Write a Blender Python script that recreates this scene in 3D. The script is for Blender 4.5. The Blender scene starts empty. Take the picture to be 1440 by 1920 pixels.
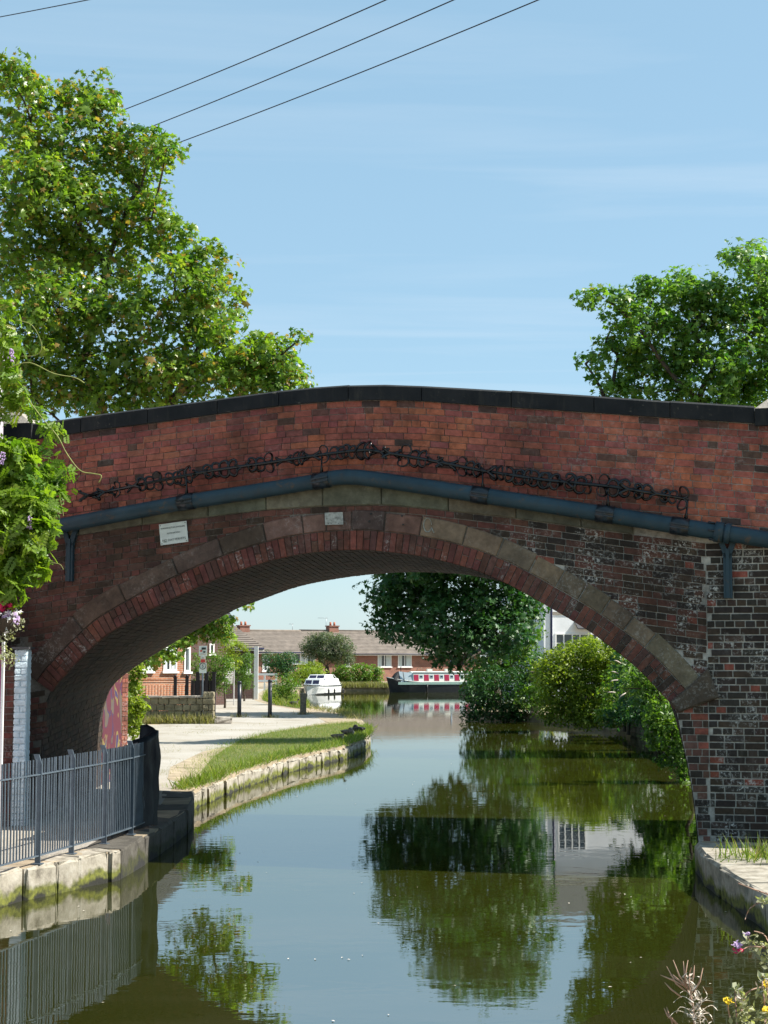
import bpy, bmesh, math, random
import numpy as np
from mathutils import Vector, Matrix
from mathutils.geometry import tessellate_polygon

random.seed(7)
RNG = np.random.default_rng(7)
SC = bpy.context.scene
COL = SC.collection

# ------------------------------------------------------------------ camera, sky, sun, exposure
EYE = 2.45                                   # metres above the water
FPX = 3000.0                                 # focal length in pixels of a 1440 x 1920 frame
PITCH = math.atan(270.0 / FPX)
cam_d = bpy.data.cameras.new('camera')
cam_d.sensor_fit = 'HORIZONTAL'; cam_d.sensor_width = 36.0
cam_d.lens = FPX / 1440.0 * 36.0
cam_d.clip_start = 0.1; cam_d.clip_end = 6000.0
cam = bpy.data.objects.new('camera', cam_d); COL.objects.link(cam)
cam.location = (0, 0, EYE); cam.rotation_euler = (math.pi / 2 + PITCH, 0, 0)
SC.camera = cam

SUN_EL = math.radians(46); SUN_AZ = math.atan2(0.999, -0.03)     # azimuth from +Y towards +X
SUN_DIR = Vector((math.sin(SUN_AZ) * math.cos(SUN_EL), math.cos(SUN_AZ) * math.cos(SUN_EL), math.sin(SUN_EL)))
world = bpy.data.worlds.new('World'); SC.world = world; world.use_nodes = True
wn = world.node_tree.nodes; wl = world.node_tree.links
wn.clear()
w_out = wn.new('ShaderNodeOutputWorld'); w_bg = wn.new('ShaderNodeBackground'); w_sky = wn.new('ShaderNodeTexSky')
w_sky.sky_type = 'NISHITA'; w_sky.sun_disc = False
w_sky.sun_elevation = SUN_EL; w_sky.sun_rotation = SUN_AZ
w_sky.air_density = 1.0; w_sky.dust_density = 0.35; w_sky.ozone_density = 0.8; w_sky.altitude = 30
w_bg.inputs['Strength'].default_value = 0.074
# thin cirrus veils: a stretched noise laid over the sky on a high plane
w_tc = wn.new('ShaderNodeTexCoord'); w_sep = wn.new('ShaderNodeSeparateXYZ')
wl.new(w_tc.outputs['Generated'], w_sep.inputs[0])
w_max = wn.new('ShaderNodeMath'); w_max.operation = 'MAXIMUM'; w_max.inputs[1].default_value = 0.06
wl.new(w_sep.outputs['Z'], w_max.inputs[0])
w_dx = wn.new('ShaderNodeMath'); w_dx.operation = 'DIVIDE'; w_dy = wn.new('ShaderNodeMath'); w_dy.operation = 'DIVIDE'
wl.new(w_sep.outputs['X'], w_dx.inputs[0]); wl.new(w_max.outputs[0], w_dx.inputs[1])
wl.new(w_sep.outputs['Y'], w_dy.inputs[0]); wl.new(w_max.outputs[0], w_dy.inputs[1])
w_comb = wn.new('ShaderNodeCombineXYZ'); wl.new(w_dx.outputs[0], w_comb.inputs[0]); wl.new(w_dy.outputs[0], w_comb.inputs[1])
w_map = wn.new('ShaderNodeMapping'); w_map.inputs['Scale'].default_value = (0.35, 1.6, 1); w_map.inputs['Rotation'].default_value = (0, 0, 0.12)
wl.new(w_comb.outputs[0], w_map.inputs[0])
w_no = wn.new('ShaderNodeTexNoise'); w_no.inputs['Scale'].default_value = 1.3; w_no.inputs['Detail'].default_value = 7
w_no.inputs['Roughness'].default_value = 0.55; w_no.inputs['Distortion'].default_value = 0.6
wl.new(w_map.outputs[0], w_no.inputs['Vector'])
w_rp = wn.new('ShaderNodeMapRange'); w_rp.inputs['From Min'].default_value = 0.5; w_rp.inputs['From Max'].default_value = 0.85
w_rp.inputs['To Max'].default_value = 0.27
wl.new(w_no.outputs['Fac'], w_rp.inputs['Value'])
w_mix = wn.new('ShaderNodeMix'); w_mix.data_type = 'RGBA'
# an even thin veil of summer haze over the whole sky
w_veil = wn.new('ShaderNodeMix'); w_veil.data_type = 'RGBA'; w_veil.inputs['Factor'].default_value = 0.6
w_veil.inputs['B'].default_value = (2.3, 3.88, 4.95, 1); wl.new(w_sky.outputs[0], w_veil.inputs['A'])
wl.new(w_rp.outputs[0], w_mix.inputs['Factor']); wl.new(w_veil.outputs['Result'], w_mix.inputs['A'])
w_mix.inputs['B'].default_value = (5.2, 5.6, 6.0, 1)
wl.new(w_mix.outputs['Result'], w_bg.inputs['Color']); wl.new(w_bg.outputs[0], w_out.inputs[0])

sun_d = bpy.data.lights.new('sun', 'SUN'); sun_d.energy = 4.5; sun_d.angle = math.radians(0.53); sun_d.color = (1.0, 0.95, 0.86)
sun = bpy.data.objects.new('sun', sun_d); COL.objects.link(sun)
sun.rotation_euler = SUN_DIR.to_track_quat('Z', 'Y').to_euler()
sun.location = SUN_DIR * 60

SC.view_settings.view_transform = 'Standard'; SC.view_settings.look = 'None'
SC.view_settings.gamma = 1.0; SC.view_settings.use_curve_mapping = False
SC.view_settings.exposure = 1.25
SC.render.engine = 'CYCLES'
SC.cycles.max_bounces = 7; SC.cycles.diffuse_bounces = 3; SC.cycles.glossy_bounces = 4; SC.cycles.transmission_bounces = 5
SC.cycles.use_denoising = True
SC.cycles.caustics_reflective = False; SC.cycles.caustics_refractive = False

# ------------------------------------------------------------------ measuring helpers (survey of the photograph -> metres)
CP, SP = math.cos(PITCH), math.sin(PITCH)
def ray(x, y):
    a = (x - 720.0) / FPX; b = (960.0 - y) / FPX
    return Vector((a, CP - b * SP, SP + b * CP))
def at(x, y, Y):                             # the point seen at a pixel, Y metres away
    d = ray(x, y); t = Y / d.y
    return Vector((d.x * t, Y, EYE + d.z * t))
def gp(x, y, z=0.0):                         # the point seen at a pixel, on the level z
    d = ray(x, y); t = (z - EYE) / d.z
    return Vector((d.x * t, d.y * t, z))

# ------------------------------------------------------------------ object helpers
BASE = {}
def tag(o, label=None, cat=None, group=None, kind=None):
    if label: o['label'] = label
    if cat: o['category'] = cat
    if group: o['group'] = group
    if kind: o['kind'] = kind
    return o
def thing(name, label, cat, loc, group=None):
    o = bpy.data.objects.new(name, None); COL.objects.link(o)
    o.empty_display_size = 0.2
    o.location = loc; BASE[o.name] = Vector(loc)
    return tag(o, label, cat, group)
def base_of(o):
    while o is not None:
        if o.name in BASE: return BASE[o.name]
        o = o.parent
    return Vector((0, 0, 0))
def link_mesh(name, me, mats, parent=None):
    o = bpy.data.objects.new(name, me); COL.objects.link(o)
    for m in (mats if isinstance(mats, (list, tuple)) else [mats]):
        if m and m.name not in [x.name for x in me.materials if x]: me.materials.append(m)
    if parent: o.parent = parent
    return o
def copy_tree(o, parent=None):
    c = o.copy(); COL.objects.link(c); c.parent = parent
    if parent is not None: c.matrix_parent_inverse = o.matrix_parent_inverse.copy()
    for ch in list(o.children): copy_tree(ch, c)
    return c

class MB:                                    # collects shapes, links them as ONE mesh object (world coordinates in)
    def __init__(s): s.v = []; s.f = []; s.c = []; s.m = []; s.smooth = []
    def add(s, vs, fs, col=None, mi=0, smooth=False):
        n = len(s.v)
        s.v += [tuple(p) for p in vs]
        s.f += [tuple(n + i for i in q) for q in fs]
        s.m += [mi] * len(fs); s.smooth += [smooth] * len(fs)
        s.c += [tuple(col) if col is not None else (1, 1, 1, 0)] * len(vs)
        return s
    def obox(s, o, a, b, c, col=None, mi=0):
        o, a, b, c = Vector(o), Vector(a), Vector(b), Vector(c)
        vs = [o, o + a, o + a + b, o + b, o + c, o + a + c, o + a + b + c, o + b + c]
        fs = [(0, 3, 2, 1), (4, 5, 6, 7), (0, 1, 5, 4), (1, 2, 6, 5), (2, 3, 7, 6), (3, 0, 4, 7)]
        if a.cross(b).dot(c) < 0: fs = [tuple(reversed(q)) for q in fs]
        return s.add(vs, fs, col, mi)
    def box(s, cx, cy, cz, sx, sy, sz, rz=0.0, col=None, mi=0):      # cz = bottom
        ca, sa = math.cos(rz), math.sin(rz)
        a = Vector((ca, sa, 0)) * sx; b = Vector((-sa, ca, 0)) * sy
        return s.obox(Vector((cx, cy, cz)) - a / 2 - b / 2, a, b, Vector((0, 0, sz)), col, mi)
    def tube(s, pts, r, n=6, cap=True, col=None, mi=0, smooth=True, squash=1.0):
        pts = [Vector(p) for p in pts]; k = len(pts)
        rs = r if isinstance(r, (list, tuple)) else [r] * k
        vs = []; up = None
        for i, p in enumerate(pts):
            t = (pts[min(i + 1, k - 1)] - pts[max(i - 1, 0)])
            t = t.normalized() if t.length > 1e-9 else Vector((0, 0, 1))
            if up is None:
                up = Vector((0, 0, 1)) if abs(t.z) < 0.9 else Vector((1, 0, 0))
            x = t.cross(up)
            if x.length < 1e-6: x = t.orthogonal()
            x.normalize(); y = x.cross(t).normalized(); up = y
            for j in range(n):
                a = 2 * math.pi * j / n
                vs.append(p + x * math.cos(a) * rs[i] + y * math.sin(a) * rs[i] * squash)
        fs = []
        for i in range(k - 1):
            for j in range(n):
                q = (i * n + j, i * n + (j + 1) % n, (i + 1) * n + (j + 1) % n, (i + 1) * n + j)
                fs.append(tuple(reversed(q)))
        if cap:
            fs.append(tuple(range(n))); fs.append(tuple(reversed(range((k - 1) * n, k * n))))
        return s.add(vs, fs, col, mi, smooth)
    def ball(s, c, rx, ry, rz, nu=10, nv=7, col=None, mi=0, rot=None):
        vs = []; c = Vector(c)
        for i in range(nv + 1):
            th = math.pi * i / nv
            for j in range(nu):
                ph = 2 * math.pi * j / nu
                p = Vector((rx * math.sin(th) * math.cos(ph), ry * math.sin(th) * math.sin(ph), rz * math.cos(th)))
                if rot is not None: p = rot @ p
                vs.append(c + p)
        fs = []
        for i in range(nv):
            for j in range(nu):
                fs.append((i * nu + j, (i + 1) * nu + j, (i + 1) * nu + (j + 1) % nu, i * nu + (j + 1) % nu))
        return s.add(vs, fs, col, mi, True)
    def quad(s, a, b, c, d, col=None, mi=0): return s.add([a, b, c, d], [(0, 1, 2, 3)], col, mi)
    def loft(s, rings, closed=False, col=None, mi=0, smooth=True, capends=False):
        k = len(rings[0]); vs = [p for r in rings for p in r]; fs = []
        for i in range(len(rings) - 1):
            for j in range(k if closed else k - 1):
                fs.append((i * k + j, i * k + (j + 1) % k, (i + 1) * k + (j + 1) % k, (i + 1) * k + j))
        if capends:
            fs.append(tuple(reversed(range(k)))); fs.append(tuple(range((len(rings) - 1) * k, len(rings) * k)))
        return s.add(vs, fs, col, mi, smooth)
    def build(s, name, mats, parent=None, colour=False, kind=None, label=None):
        b = base_of(parent)
        me = bpy.data.meshes.new(name)
        me.from_pydata([(p[0] - b.x, p[1] - b.y, p[2] - b.z) for p in s.v], [], s.f)
        me.polygons.foreach_set('use_smooth', s.smooth)
        o = link_mesh(name, me, mats, parent)
        if isinstance(mats, (list, tuple)): me.polygons.foreach_set('material_index', s.m)
        if colour:
            at_ = me.color_attributes.new('Col', 'FLOAT_COLOR', 'POINT')
            at_.data.foreach_set('color', np.array(s.c, dtype=np.float32).ravel())
        me.update()
        if kind: o['kind'] = kind
        if label: o['label'] = label
        return o

# ------------------------------------------------------------------ materials
def nt(name):
    m = bpy.data.materials.new(name); m.use_nodes = True
    t = m.node_tree; t.nodes.clear()
    out = t.nodes.new('ShaderNodeOutputMaterial'); bs = t.nodes.new('ShaderNodeBsdfPrincipled')
    t.links.new(bs.outputs[0], out.inputs[0])
    return m, t, bs, out
def noise(t, scale, detail=5, rough=0.6, vec=None, dist=0.0):
    n = t.nodes.new('ShaderNodeTexNoise'); n.inputs['Scale'].default_value = scale
    n.inputs['Detail'].default_value = detail; n.inputs['Roughness'].default_value = rough; n.inputs['Distortion'].default_value = dist
    if vec is None:
        g = t.nodes.new('ShaderNodeNewGeometry'); vec = g.outputs['Position']
    t.links.new(vec, n.inputs['Vector']); return n.outputs['Fac']
def ramp(t, fac, stops):
    r = t.nodes.new('ShaderNodeValToRGB'); e = r.color_ramp.elements
    while len(e) < len(stops): e.new(0.5)
    for i, (p, c) in enumerate(stops):
        e[i].position = p; e[i].color = (c[0], c[1], c[2], 1) if not isinstance(c, (int, float)) else (c, c, c, 1)
    t.links.new(fac, r.inputs[0]); return r.outputs[0]
def mixc(t, fac, a, b, mode='MIX'):
    m = t.nodes.new('ShaderNodeMix'); m.data_type = 'RGBA'; m.blend_type = mode
    for sock, v in ((m.inputs['Factor'], fac), (m.inputs['A'], a), (m.inputs['B'], b)):
        if isinstance(v, (int, float)): sock.default_value = v
        elif isinstance(v, (tuple, list)): sock.default_value = (v[0], v[1], v[2], 1)
        else: t.links.new(v, sock)
    return m.outputs['Result']
def math_(t, op, a, b=None):
    m = t.nodes.new('ShaderNodeMath'); m.operation = op
    for i, v in enumerate((a, b)):
        if v is None: continue
        if isinstance(v, (int, float)): m.inputs[i].default_value = v
        else: t.links.new(v, m.inputs[i])
    return m.outputs[0]
def bump(t, bs, h, strength=0.4, dist=0.01):
    b = t.nodes.new('ShaderNodeBump'); b.inputs['Strength'].default_value = strength; b.inputs['Distance'].default_value = dist
    t.links.new(h, b.inputs['Height']); t.links.new(b.outputs[0], bs.inputs['Normal'])
def mat(name, col, rough=0.7, var=0.35, scale=8.0, bmp=0.3, bd=0.01, spec=0.3, metal=0.0, col2=None):
    m, t, bs, out = nt(name)
    f = noise(t, scale, 6)
    c2 = col2 or tuple(c * (1 - var) for c in col)
    c1 = col if col2 else tuple(min(1, c * (1 + var * 0.6)) for c in col)
    t.links.new(ramp(t, f, [(0.3, c2), (0.7, c1)]), bs.inputs['Base Color'])
    bs.inputs['Roughness'].default_value = rough; bs.inputs['Metallic'].default_value = metal
    bs.inputs['Specular IOR Level'].default_value = spec
    if bmp: bump(t, bs, noise(t, scale * 5, 4), bmp, bd)
    return m
def mat_masonry(name, dirt=0.5, bumpd=0.006, nscale=18):
    # the colour of each brick or stone comes with it (attribute Col), its alpha says how far lime has bloomed on it
    m, t, bs, out = nt(name)
    a = t.nodes.new('ShaderNodeAttribute'); a.attribute_name = 'Col'
    n1 = noise(t, nscale, 7, 0.7); n2 = noise(t, 3.0, 5, 0.6); n3 = noise(t, 55.0, 3, 0.7)
    c = mixc(t, 1.0, a.outputs['Color'], ramp(t, n1, [(0.25, 0.5), (0.75, 1.35)]), 'MULTIPLY')
    c = mixc(t, math_(t, 'MULTIPLY', ramp(t, n2, [(0.42, 0.0), (0.72, 1.0)]), dirt), c, (0.022, 0.019, 0.016))
    st = ramp(t, noise(t, 0.8, 5, 0.65, dist=.4), [(0.35, 0.72), (0.65, 1.18)])
    c = mixc(t, 1.0, c, st, 'MULTIPLY')
    g2 = t.nodes.new('ShaderNodeNewGeometry'); mp2 = t.nodes.new('ShaderNodeMapping'); mp2.inputs['Scale'].default_value = (5, 5, .7); t.links.new(g2.outputs['Position'], mp2.inputs[0])
    c = mixc(t, math_(t, 'MULTIPLY', ramp(t, noise(t, 1.6, 5, .6, mp2.outputs[0]), [(0.58, 0.0), (0.8, 0.2)]), a.outputs['Alpha']), c, (0.36, 0.34, 0.30))
    wf = math_(t, 'MULTIPLY', ramp(t, noise(t, 30.0, 6, 0.75, dist=0.4), [(0.525, 0.0), (0.58, 1.0)]), ramp(t, noise(t, 2.6, 4, 0.6), [(0.48, 0.0), (0.62, 1.0)]))
    wf = math_(t, 'MULTIPLY', wf, a.outputs['Alpha'])
    c = mixc(t, wf, c, (0.48, 0.48, 0.45))
    t.links.new(c, bs.inputs['Base Color'])
    bs.inputs['Roughness'].default_value = 0.85; bs.inputs['Specular IOR Level'].default_value = 0.2
    h = math_(t, 'ADD', n1, math_(t, 'MULTIPLY', n3, 0.4))
    bump(t, bs, h, 0.7, bumpd)
    return m
def mat_leaf(name, dark, light, trans=0.35, gloss=0.45, dry=None):
    m, t, bs, out = nt(name)
    a = t.nodes.new('ShaderNodeAttribute'); a.attribute_name = 'tint'
    stops = [(0.0, dark), (0.85, light)]
    if dry: stops.append((0.97, dry))
    c = ramp(t, a.outputs['Fac'], stops)
    t.links.new(c, bs.inputs['Base Color']); bs.inputs['Roughness'].default_value = gloss; bs.inputs['Specular IOR Level'].default_value = 0.42
    tr = t.nodes.new('ShaderNodeBsdfTranslucent')
    t.links.new(mixc(t, 1.0, c, (1.35, 1.5, 0.45), 'MULTIPLY'), tr.inputs['Color'])
    mx = t.nodes.new('ShaderNodeMixShader'); mx.inputs[0].default_value = trans
    t.links.new(bs.outputs[0], mx.inputs[1]); t.links.new(tr.outputs[0], mx.inputs[2]); t.links.new(mx.outputs[0], out.inputs[0])
    return m
def mat_housebrick(name, c1, c2, mortar, ang):
    m, t, bs, out = nt(name)
    g = t.nodes.new('ShaderNodeNewGeometry'); sp = t.nodes.new('ShaderNodeSeparateXYZ'); t.links.new(g.outputs['Position'], sp.inputs[0])
    al = math_(t, 'ADD', math_(t, 'MULTIPLY', sp.outputs['X'], math.cos(ang)), math_(t, 'MULTIPLY', sp.outputs['Y'], math.sin(ang)))
    cb = t.nodes.new('ShaderNodeCombineXYZ'); t.links.new(al, cb.inputs[0]); t.links.new(sp.outputs['Z'], cb.inputs[1])
    b = t.nodes.new('ShaderNodeTexBrick'); t.links.new(cb.outputs[0], b.inputs['Vector'])
    b.inputs['Scale'].default_value = 1.0; b.inputs['Brick Width'].default_value = 0.225; b.inputs['Row Height'].default_value = 0.075
    b.inputs['Mortar Size'].default_value = 0.008
    b.inputs['Color1'].default_value = (*c1, 1); b.inputs['Color2'].default_value = (*c2, 1); b.inputs['Mortar'].default_value = (*mortar, 1)
    c = mixc(t, 1.0, b.outputs['Color'], ramp(t, noise(t, 1.3, 6), [(0.3, 0.7), (0.7, 1.15)]), 'MULTIPLY')
    t.links.new(c, bs.inputs['Base Color']); bs.inputs['Roughness'].default_value = 0.85
    bump(t, bs, b.outputs['Fac'], -0.4, 0.01)
    return m
def mat_glass(name, tint=(0.02, 0.03, 0.04)):
    m, t, bs, out = nt(name)
    bs.inputs['Base Color'].default_value = (*tint, 1); bs.inputs['Roughness'].default_value = 0.06; bs.inputs['Specular IOR Level'].default_value = 0.8
    bump(t, bs, noise(t, 1.5, 2), 0.05, 0.01)
    return m

M = {}
M['masonry'] = mat_masonry('brick_and_mortar')
M['stone'] = mat_masonry('carved_stone', 0.35, 0.012, 9)
M['cap_stone'] = mat('weathered_cap_stone', (0.30, 0.27, 0.23), 0.85, 0.4, 6, 0.6, 0.02)
def mat_worn(name, c1, c2, wear, amount, wscale, rough):
    m, t, bs, out = nt(name)
    c = ramp(t, noise(t, 2.5, 6, .65), [(0.3, c2), (0.7, c1)])
    c = mixc(t, ramp(t, noise(t, wscale, 7, .75, dist=.6), [(amount, 0.0), (amount + .07, .8)]), c, wear)
    g = t.nodes.new('ShaderNodeNewGeometry'); mp = t.nodes.new('ShaderNodeMapping'); mp.inputs['Scale'].default_value = (9, 9, 1.2); t.links.new(g.outputs['Position'], mp.inputs[0])
    c = mixc(t, ramp(t, noise(t, 2.0, 4, .6, mp.outputs[0]), [(0.55, 0.0), (0.8, .45)]), c, tuple(x * .5 for x in wear))
    t.links.new(c, bs.inputs['Base Color']); bs.inputs['Roughness'].default_value = rough; bs.inputs['Specular IOR Level'].default_value = .28
    bump(t, bs, noise(t, wscale * 2, 5), .35, .006); return m
M['pipe'] = mat_worn('blue_grey_pipe_paint', (0.026, 0.058, 0.078), (0.014, 0.033, 0.045), (0.085, 0.06, 0.04), .58, 7, .5)
M['soot_stone'] = mat_worn('sooty_coping_stone', (0.022, 0.023, 0.024), (0.007, 0.009, 0.011), (0.13, 0.12, 0.095), .62, 11, .9)
M['clamp'] = mat('dark_clamp_iron', (0.007, 0.014, 0.020), 0.32, 0.4, 12, 0.2, 0.004, 0.5)
M['spike'] = mat('black_spike_paint', (0.003, 0.004, 0.005), 0.22, 0.3, 20, 0.1, 0.002, 0.45)
M['white_sign'] = mat('white_sign_enamel', (0.62, 0.68, 0.64), 0.5, 0.12, 14, 0.05)
M['black_ink'] = mat('black_lettering', (0.02, 0.03, 0.03), 0.6, 0.1, 10, 0)
M['red_ink'] = mat('red_sign_print', (0.5, 0.06, 0.05), 0.6, 0.1, 10, 0)
M['old_white'] = mat('flaking_white_paint', (0.5, 0.52, 0.48), 0.8, 0.4, 25, 0.5, col2=(0.16, 0.17, 0.15))
def mat_path():
    m, t, bs, out = nt('pale_gravel_path')
    c = ramp(t, noise(t, 0.55, 6, 0.65, dist=.5), [(0.3, (0.25, 0.22, 0.165)), (0.5, (0.35, 0.32, 0.27)), (0.7, (0.40, 0.375, 0.335))])
    c = mixc(t, 1.0, c, ramp(t, noise(t, 40, 3, 0.7), [(0.3, 0.7), (0.7, 1.15)]), 'MULTIPLY')
    t.links.new(c, bs.inputs['Base Color']); bs.inputs['Roughness'].default_value = 0.95; bump(t, bs, noise(t, 30, 4), 0.5, 0.02)
    return m
M['path'] = mat_path()
M['earth'] = mat('dry_earth', (0.34, 0.275, 0.19), 0.95, 0.4, 2.2, 0.6, 0.03)
M['turf'] = mat('mown_turf', (0.075, 0.11, 0.026), 0.95, 0.45, 1.6, 0.5, 0.03, col2=(0.15, 0.14, 0.06))
M['shade_soil'] = mat('shade_toned_dark_soil', (0.085, 0.07, 0.045), 0.95, 0.5, 6, 0.7, 0.03)  # dark soil whose colour also carries the shade at the wall foot
M['tarmac'] = mat('tarmac', (0.05, 0.05, 0.05), 0.9, 0.3, 4)
M['rail'] = mat('grey_galvanised_paint', (0.105, 0.135, 0.165), 0.42, 0.25, 9, 0.1, 0.002, 0.5, 0.25)
M['tarp'] = mat('black_plastic_sheet', (0.005, 0.007, 0.011), 0.5, 0.3, 3, 0.3, 0.02, 0.25)
M['wood'] = mat('weathered_post_wood', (0.2, 0.165, 0.12), 0.9, 0.5, 12, 0.5, 0.01)
M['bollard'] = mat('black_bollard_paint', (0.012, 0.015, 0.022), 0.4, 0.3, 6, 0.1, 0.003, 0.5)
M['fence_black'] = mat('black_fence_paint', (0.02, 0.016, 0.018), 0.5, 0.3, 6, 0.1)
M['bark'] = mat('tree_bark', (0.075, 0.06, 0.045), 0.95, 0.5, 6, 0.8, 0.03)
M['twig'] = mat('green_tendril', (0.24, 0.26, 0.08), 0.7, 0.3, 12, 0)
M['white_wall'] = mat('white_render', (0.76, 0.78, 0.80), 0.85, 0.08, 1.5, 0.2)
M['lilac_wall'] = mat('grey_lilac_render', (0.42, 0.38, 0.42), 0.85, 0.12, 3, 0.2)
M['white_paint'] = mat('white_gloss_paint', (0.78, 0.78, 0.76), 0.45, 0.06, 3, 0.05)
M['blue_white'] = mat('pale_blue_painted_brick', (0.62, 0.74, 0.80), 0.75, 0.2, 10, 0.5, 0.012)
M['pink_board'] = mat('magenta_painted_board', (0.42, 0.10, 0.24), 0.6, 0.3, 6, 0.1)
M['roof'] = mat('grey_brown_roof_tile', (0.185, 0.155, 0.13), 0.85, 0.3, 2.2, 0.4, 0.02)
M['slate'] = mat('dark_roof_slate', (0.06, 0.06, 0.065), 0.7, 0.3, 3, 0.3)
M['glass'] = mat_glass('window_glass'); M['curtain'] = mat('pale_net_curtain', (0.5, 0.56, 0.55), 0.8, 0.15, 4, 0.1)
M['terracotta'] = mat('terracotta_pot', (0.38, 0.13, 0.07), 0.8, 0.2, 9, 0.2)
M['alu'] = mat('aerial_aluminium', (0.3, 0.31, 0.33), 0.4, 0.1, 9, 0, metal=0.6)
M['drain'] = mat('dark_blue_downpipe', (0.015, 0.018, 0.05), 0.4, 0.2, 5, 0)
M['boat_white'] = mat('white_gelcoat', (0.80, 0.80, 0.78), 0.25, 0.05, 2, 0, spec=0.5)
M['boat_grey'] = mat('grey_gelcoat', (0.40, 0.46, 0.48), 0.35, 0.08, 3, 0)
M['boat_black'] = mat('black_hull_paint', (0.015, 0.016, 0.017), 0.45, 0.4, 4, 0.1)
M['boat_red'] = mat('crimson_boat_panel', (0.34, 0.022, 0.06), 0.35, 0.1, 5, 0)
M['boat_mint'] = mat('mint_gunwale_paint', (0.33, 0.46, 0.40), 0.4, 0.1, 5, 0)
M['boat_cream'] = mat('cream_boat_paint', (0.68, 0.67, 0.60), 0.4, 0.06, 5, 0)
M['canvas'] = mat('black_canvas', (0.018, 0.019, 0.02), 0.8, 0.3, 6, 0.2)
M['navy'] = mat('tinted_boat_window', (0.02, 0.016, 0.045), 0.1, 0.1, 5, 0, spec=0.7)
M['feather'] = mat('brown_feathers', (0.17, 0.13, 0.095), 0.8, 0.6, 22, 0.3)
M['feather_pale'] = mat('pale_breast_feathers', (0.42, 0.35, 0.30), 0.8, 0.3, 30, 0.3)
M['feather_dark'] = mat('black_feathers', (0.015, 0.015, 0.016), 0.6, 0.3, 30, 0.2)
M['beak'] = mat('orange_beak', (0.35, 0.14, 0.03), 0.5, 0.1, 5, 0)
M['wire'] = mat('dark_cable', (0.012, 0.016, 0.03), 0.6, 0.1, 5, 0)
M['concrete'] = mat('pale_concrete', (0.36, 0.335, 0.29), 0.9, 0.35, 5, 0.6, 0.02)
M['flower_red'] = mat('crimson_petals', (0.5, 0.02, 0.09), 0.6, 0.2, 9, 0)
M['flower_white'] = mat('white_petals', (0.72, 0.70, 0.68), 0.7, 0.1, 9, 0)
M['flower_lilac'] = mat('lilac_petals', (0.42, 0.30, 0.5), 0.7, 0.1, 9, 0)
M['flower_yellow'] = mat('yellow_petals', (0.75, 0.52, 0.02), 0.6, 0.1, 9, 0)
M['dry_stem'] = mat('dry_pinkish_stem', (0.34, 0.22, 0.16), 0.8, 0.3, 25, 0)
M['fluff'] = mat('pale_seed_fluff', (0.62, 0.55, 0.47), 0.9, 0.2, 25, 0)
M['basket'] = mat('brown_basket', (0.06, 0.045, 0.03), 0.9, 0.3, 20, 0.3)
# graffiti: sprayed patches of crimson, violet and yellow
def mat_graffiti():
    m, t, bs, out = nt('graffiti_paint')
    g = t.nodes.new('ShaderNodeNewGeometry'); mp = t.nodes.new('ShaderNodeMapping'); mp.inputs['Scale'].default_value = (1.6, 1.6, 1.1)
    t.links.new(g.outputs['Position'], mp.inputs[0])
    f = noise(t, 1.7, 2, 0.4, mp.outputs[0], 0.9)
    r = t.nodes.new('ShaderNodeValToRGB'); r.color_ramp.interpolation = 'CONSTANT'; e = r.color_ramp.elements
    for p, c in ((0.36, (0.16, 0.12, 0.05)), (0.41, (0.05, 0.025, 0.10)), (0.44, (0.125, 0.015, 0.035)), (0.63, (0.26, 0.20, 0.06)), (0.67, (0.05, 0.03, 0.12))):
        x = e.new(p); x.color = (*c, 1)
    e[0].color = (0.13, 0.10, 0.09, 1)
    t.links.new(f, r.inputs[0]); t.links.new(mixc(t, 1.0, r.outputs[0], (.6, .6, .6), 'MULTIPLY'), bs.inputs['Base Color']); bs.inputs['Roughness'].default_value = 0.7
    return m
M['graffiti'] = mat_graffiti()
def mat_bank_stone(name='canal_bank_stone', k=1.0):
    # pale canal stone, mossy where it stays wet
    m, t, bs, out = nt(name)
    n1 = noise(t, 6, 7, 0.65); n2 = noise(t, 2.2, 5)
    c = ramp(t, n1, [(0.28, (0.10, 0.085, 0.065)), (0.5, (0.30, 0.27, 0.215)), (0.75, (0.43, 0.40, 0.34))])
    g = t.nodes.new('ShaderNodeNewGeometry'); sp = t.nodes.new('ShaderNodeSeparateXYZ'); t.links.new(g.outputs['Position'], sp.inputs[0])
    zf = math_(t, 'ADD', sp.outputs['Z'], math_(t, 'MULTIPLY', math_(t, 'SUBTRACT', n2, 0.5), 0.45))
    moss = ramp(t, noise(t, 14, 4), [(0.3, (0.025, 0.028, 0.008)), (0.7, (0.17, 0.18, 0.025))])
    c = mixc(t, ramp(t, zf, [(0.10, 1.0), (0.16, 0.0)]), c, moss)
    c = mixc(t, ramp(t, zf, [(0.015, 1.0), (0.05, 0.0)]), c, (0.012, 0.012, 0.008))
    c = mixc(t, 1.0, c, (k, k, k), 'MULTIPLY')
    t.links.new(c, bs.inputs['Base Color']); bs.inputs['Roughness'].default_value = 0.9
    bump(t, bs, n1, 0.8, 0.02)
    return m
M['bank_stone'] = mat_bank_stone(); M['shade_stone'] = mat_bank_stone('shade_darkened_stone', .22)  # second one: same stone darkened, shade under the arch put into its colour
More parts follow.
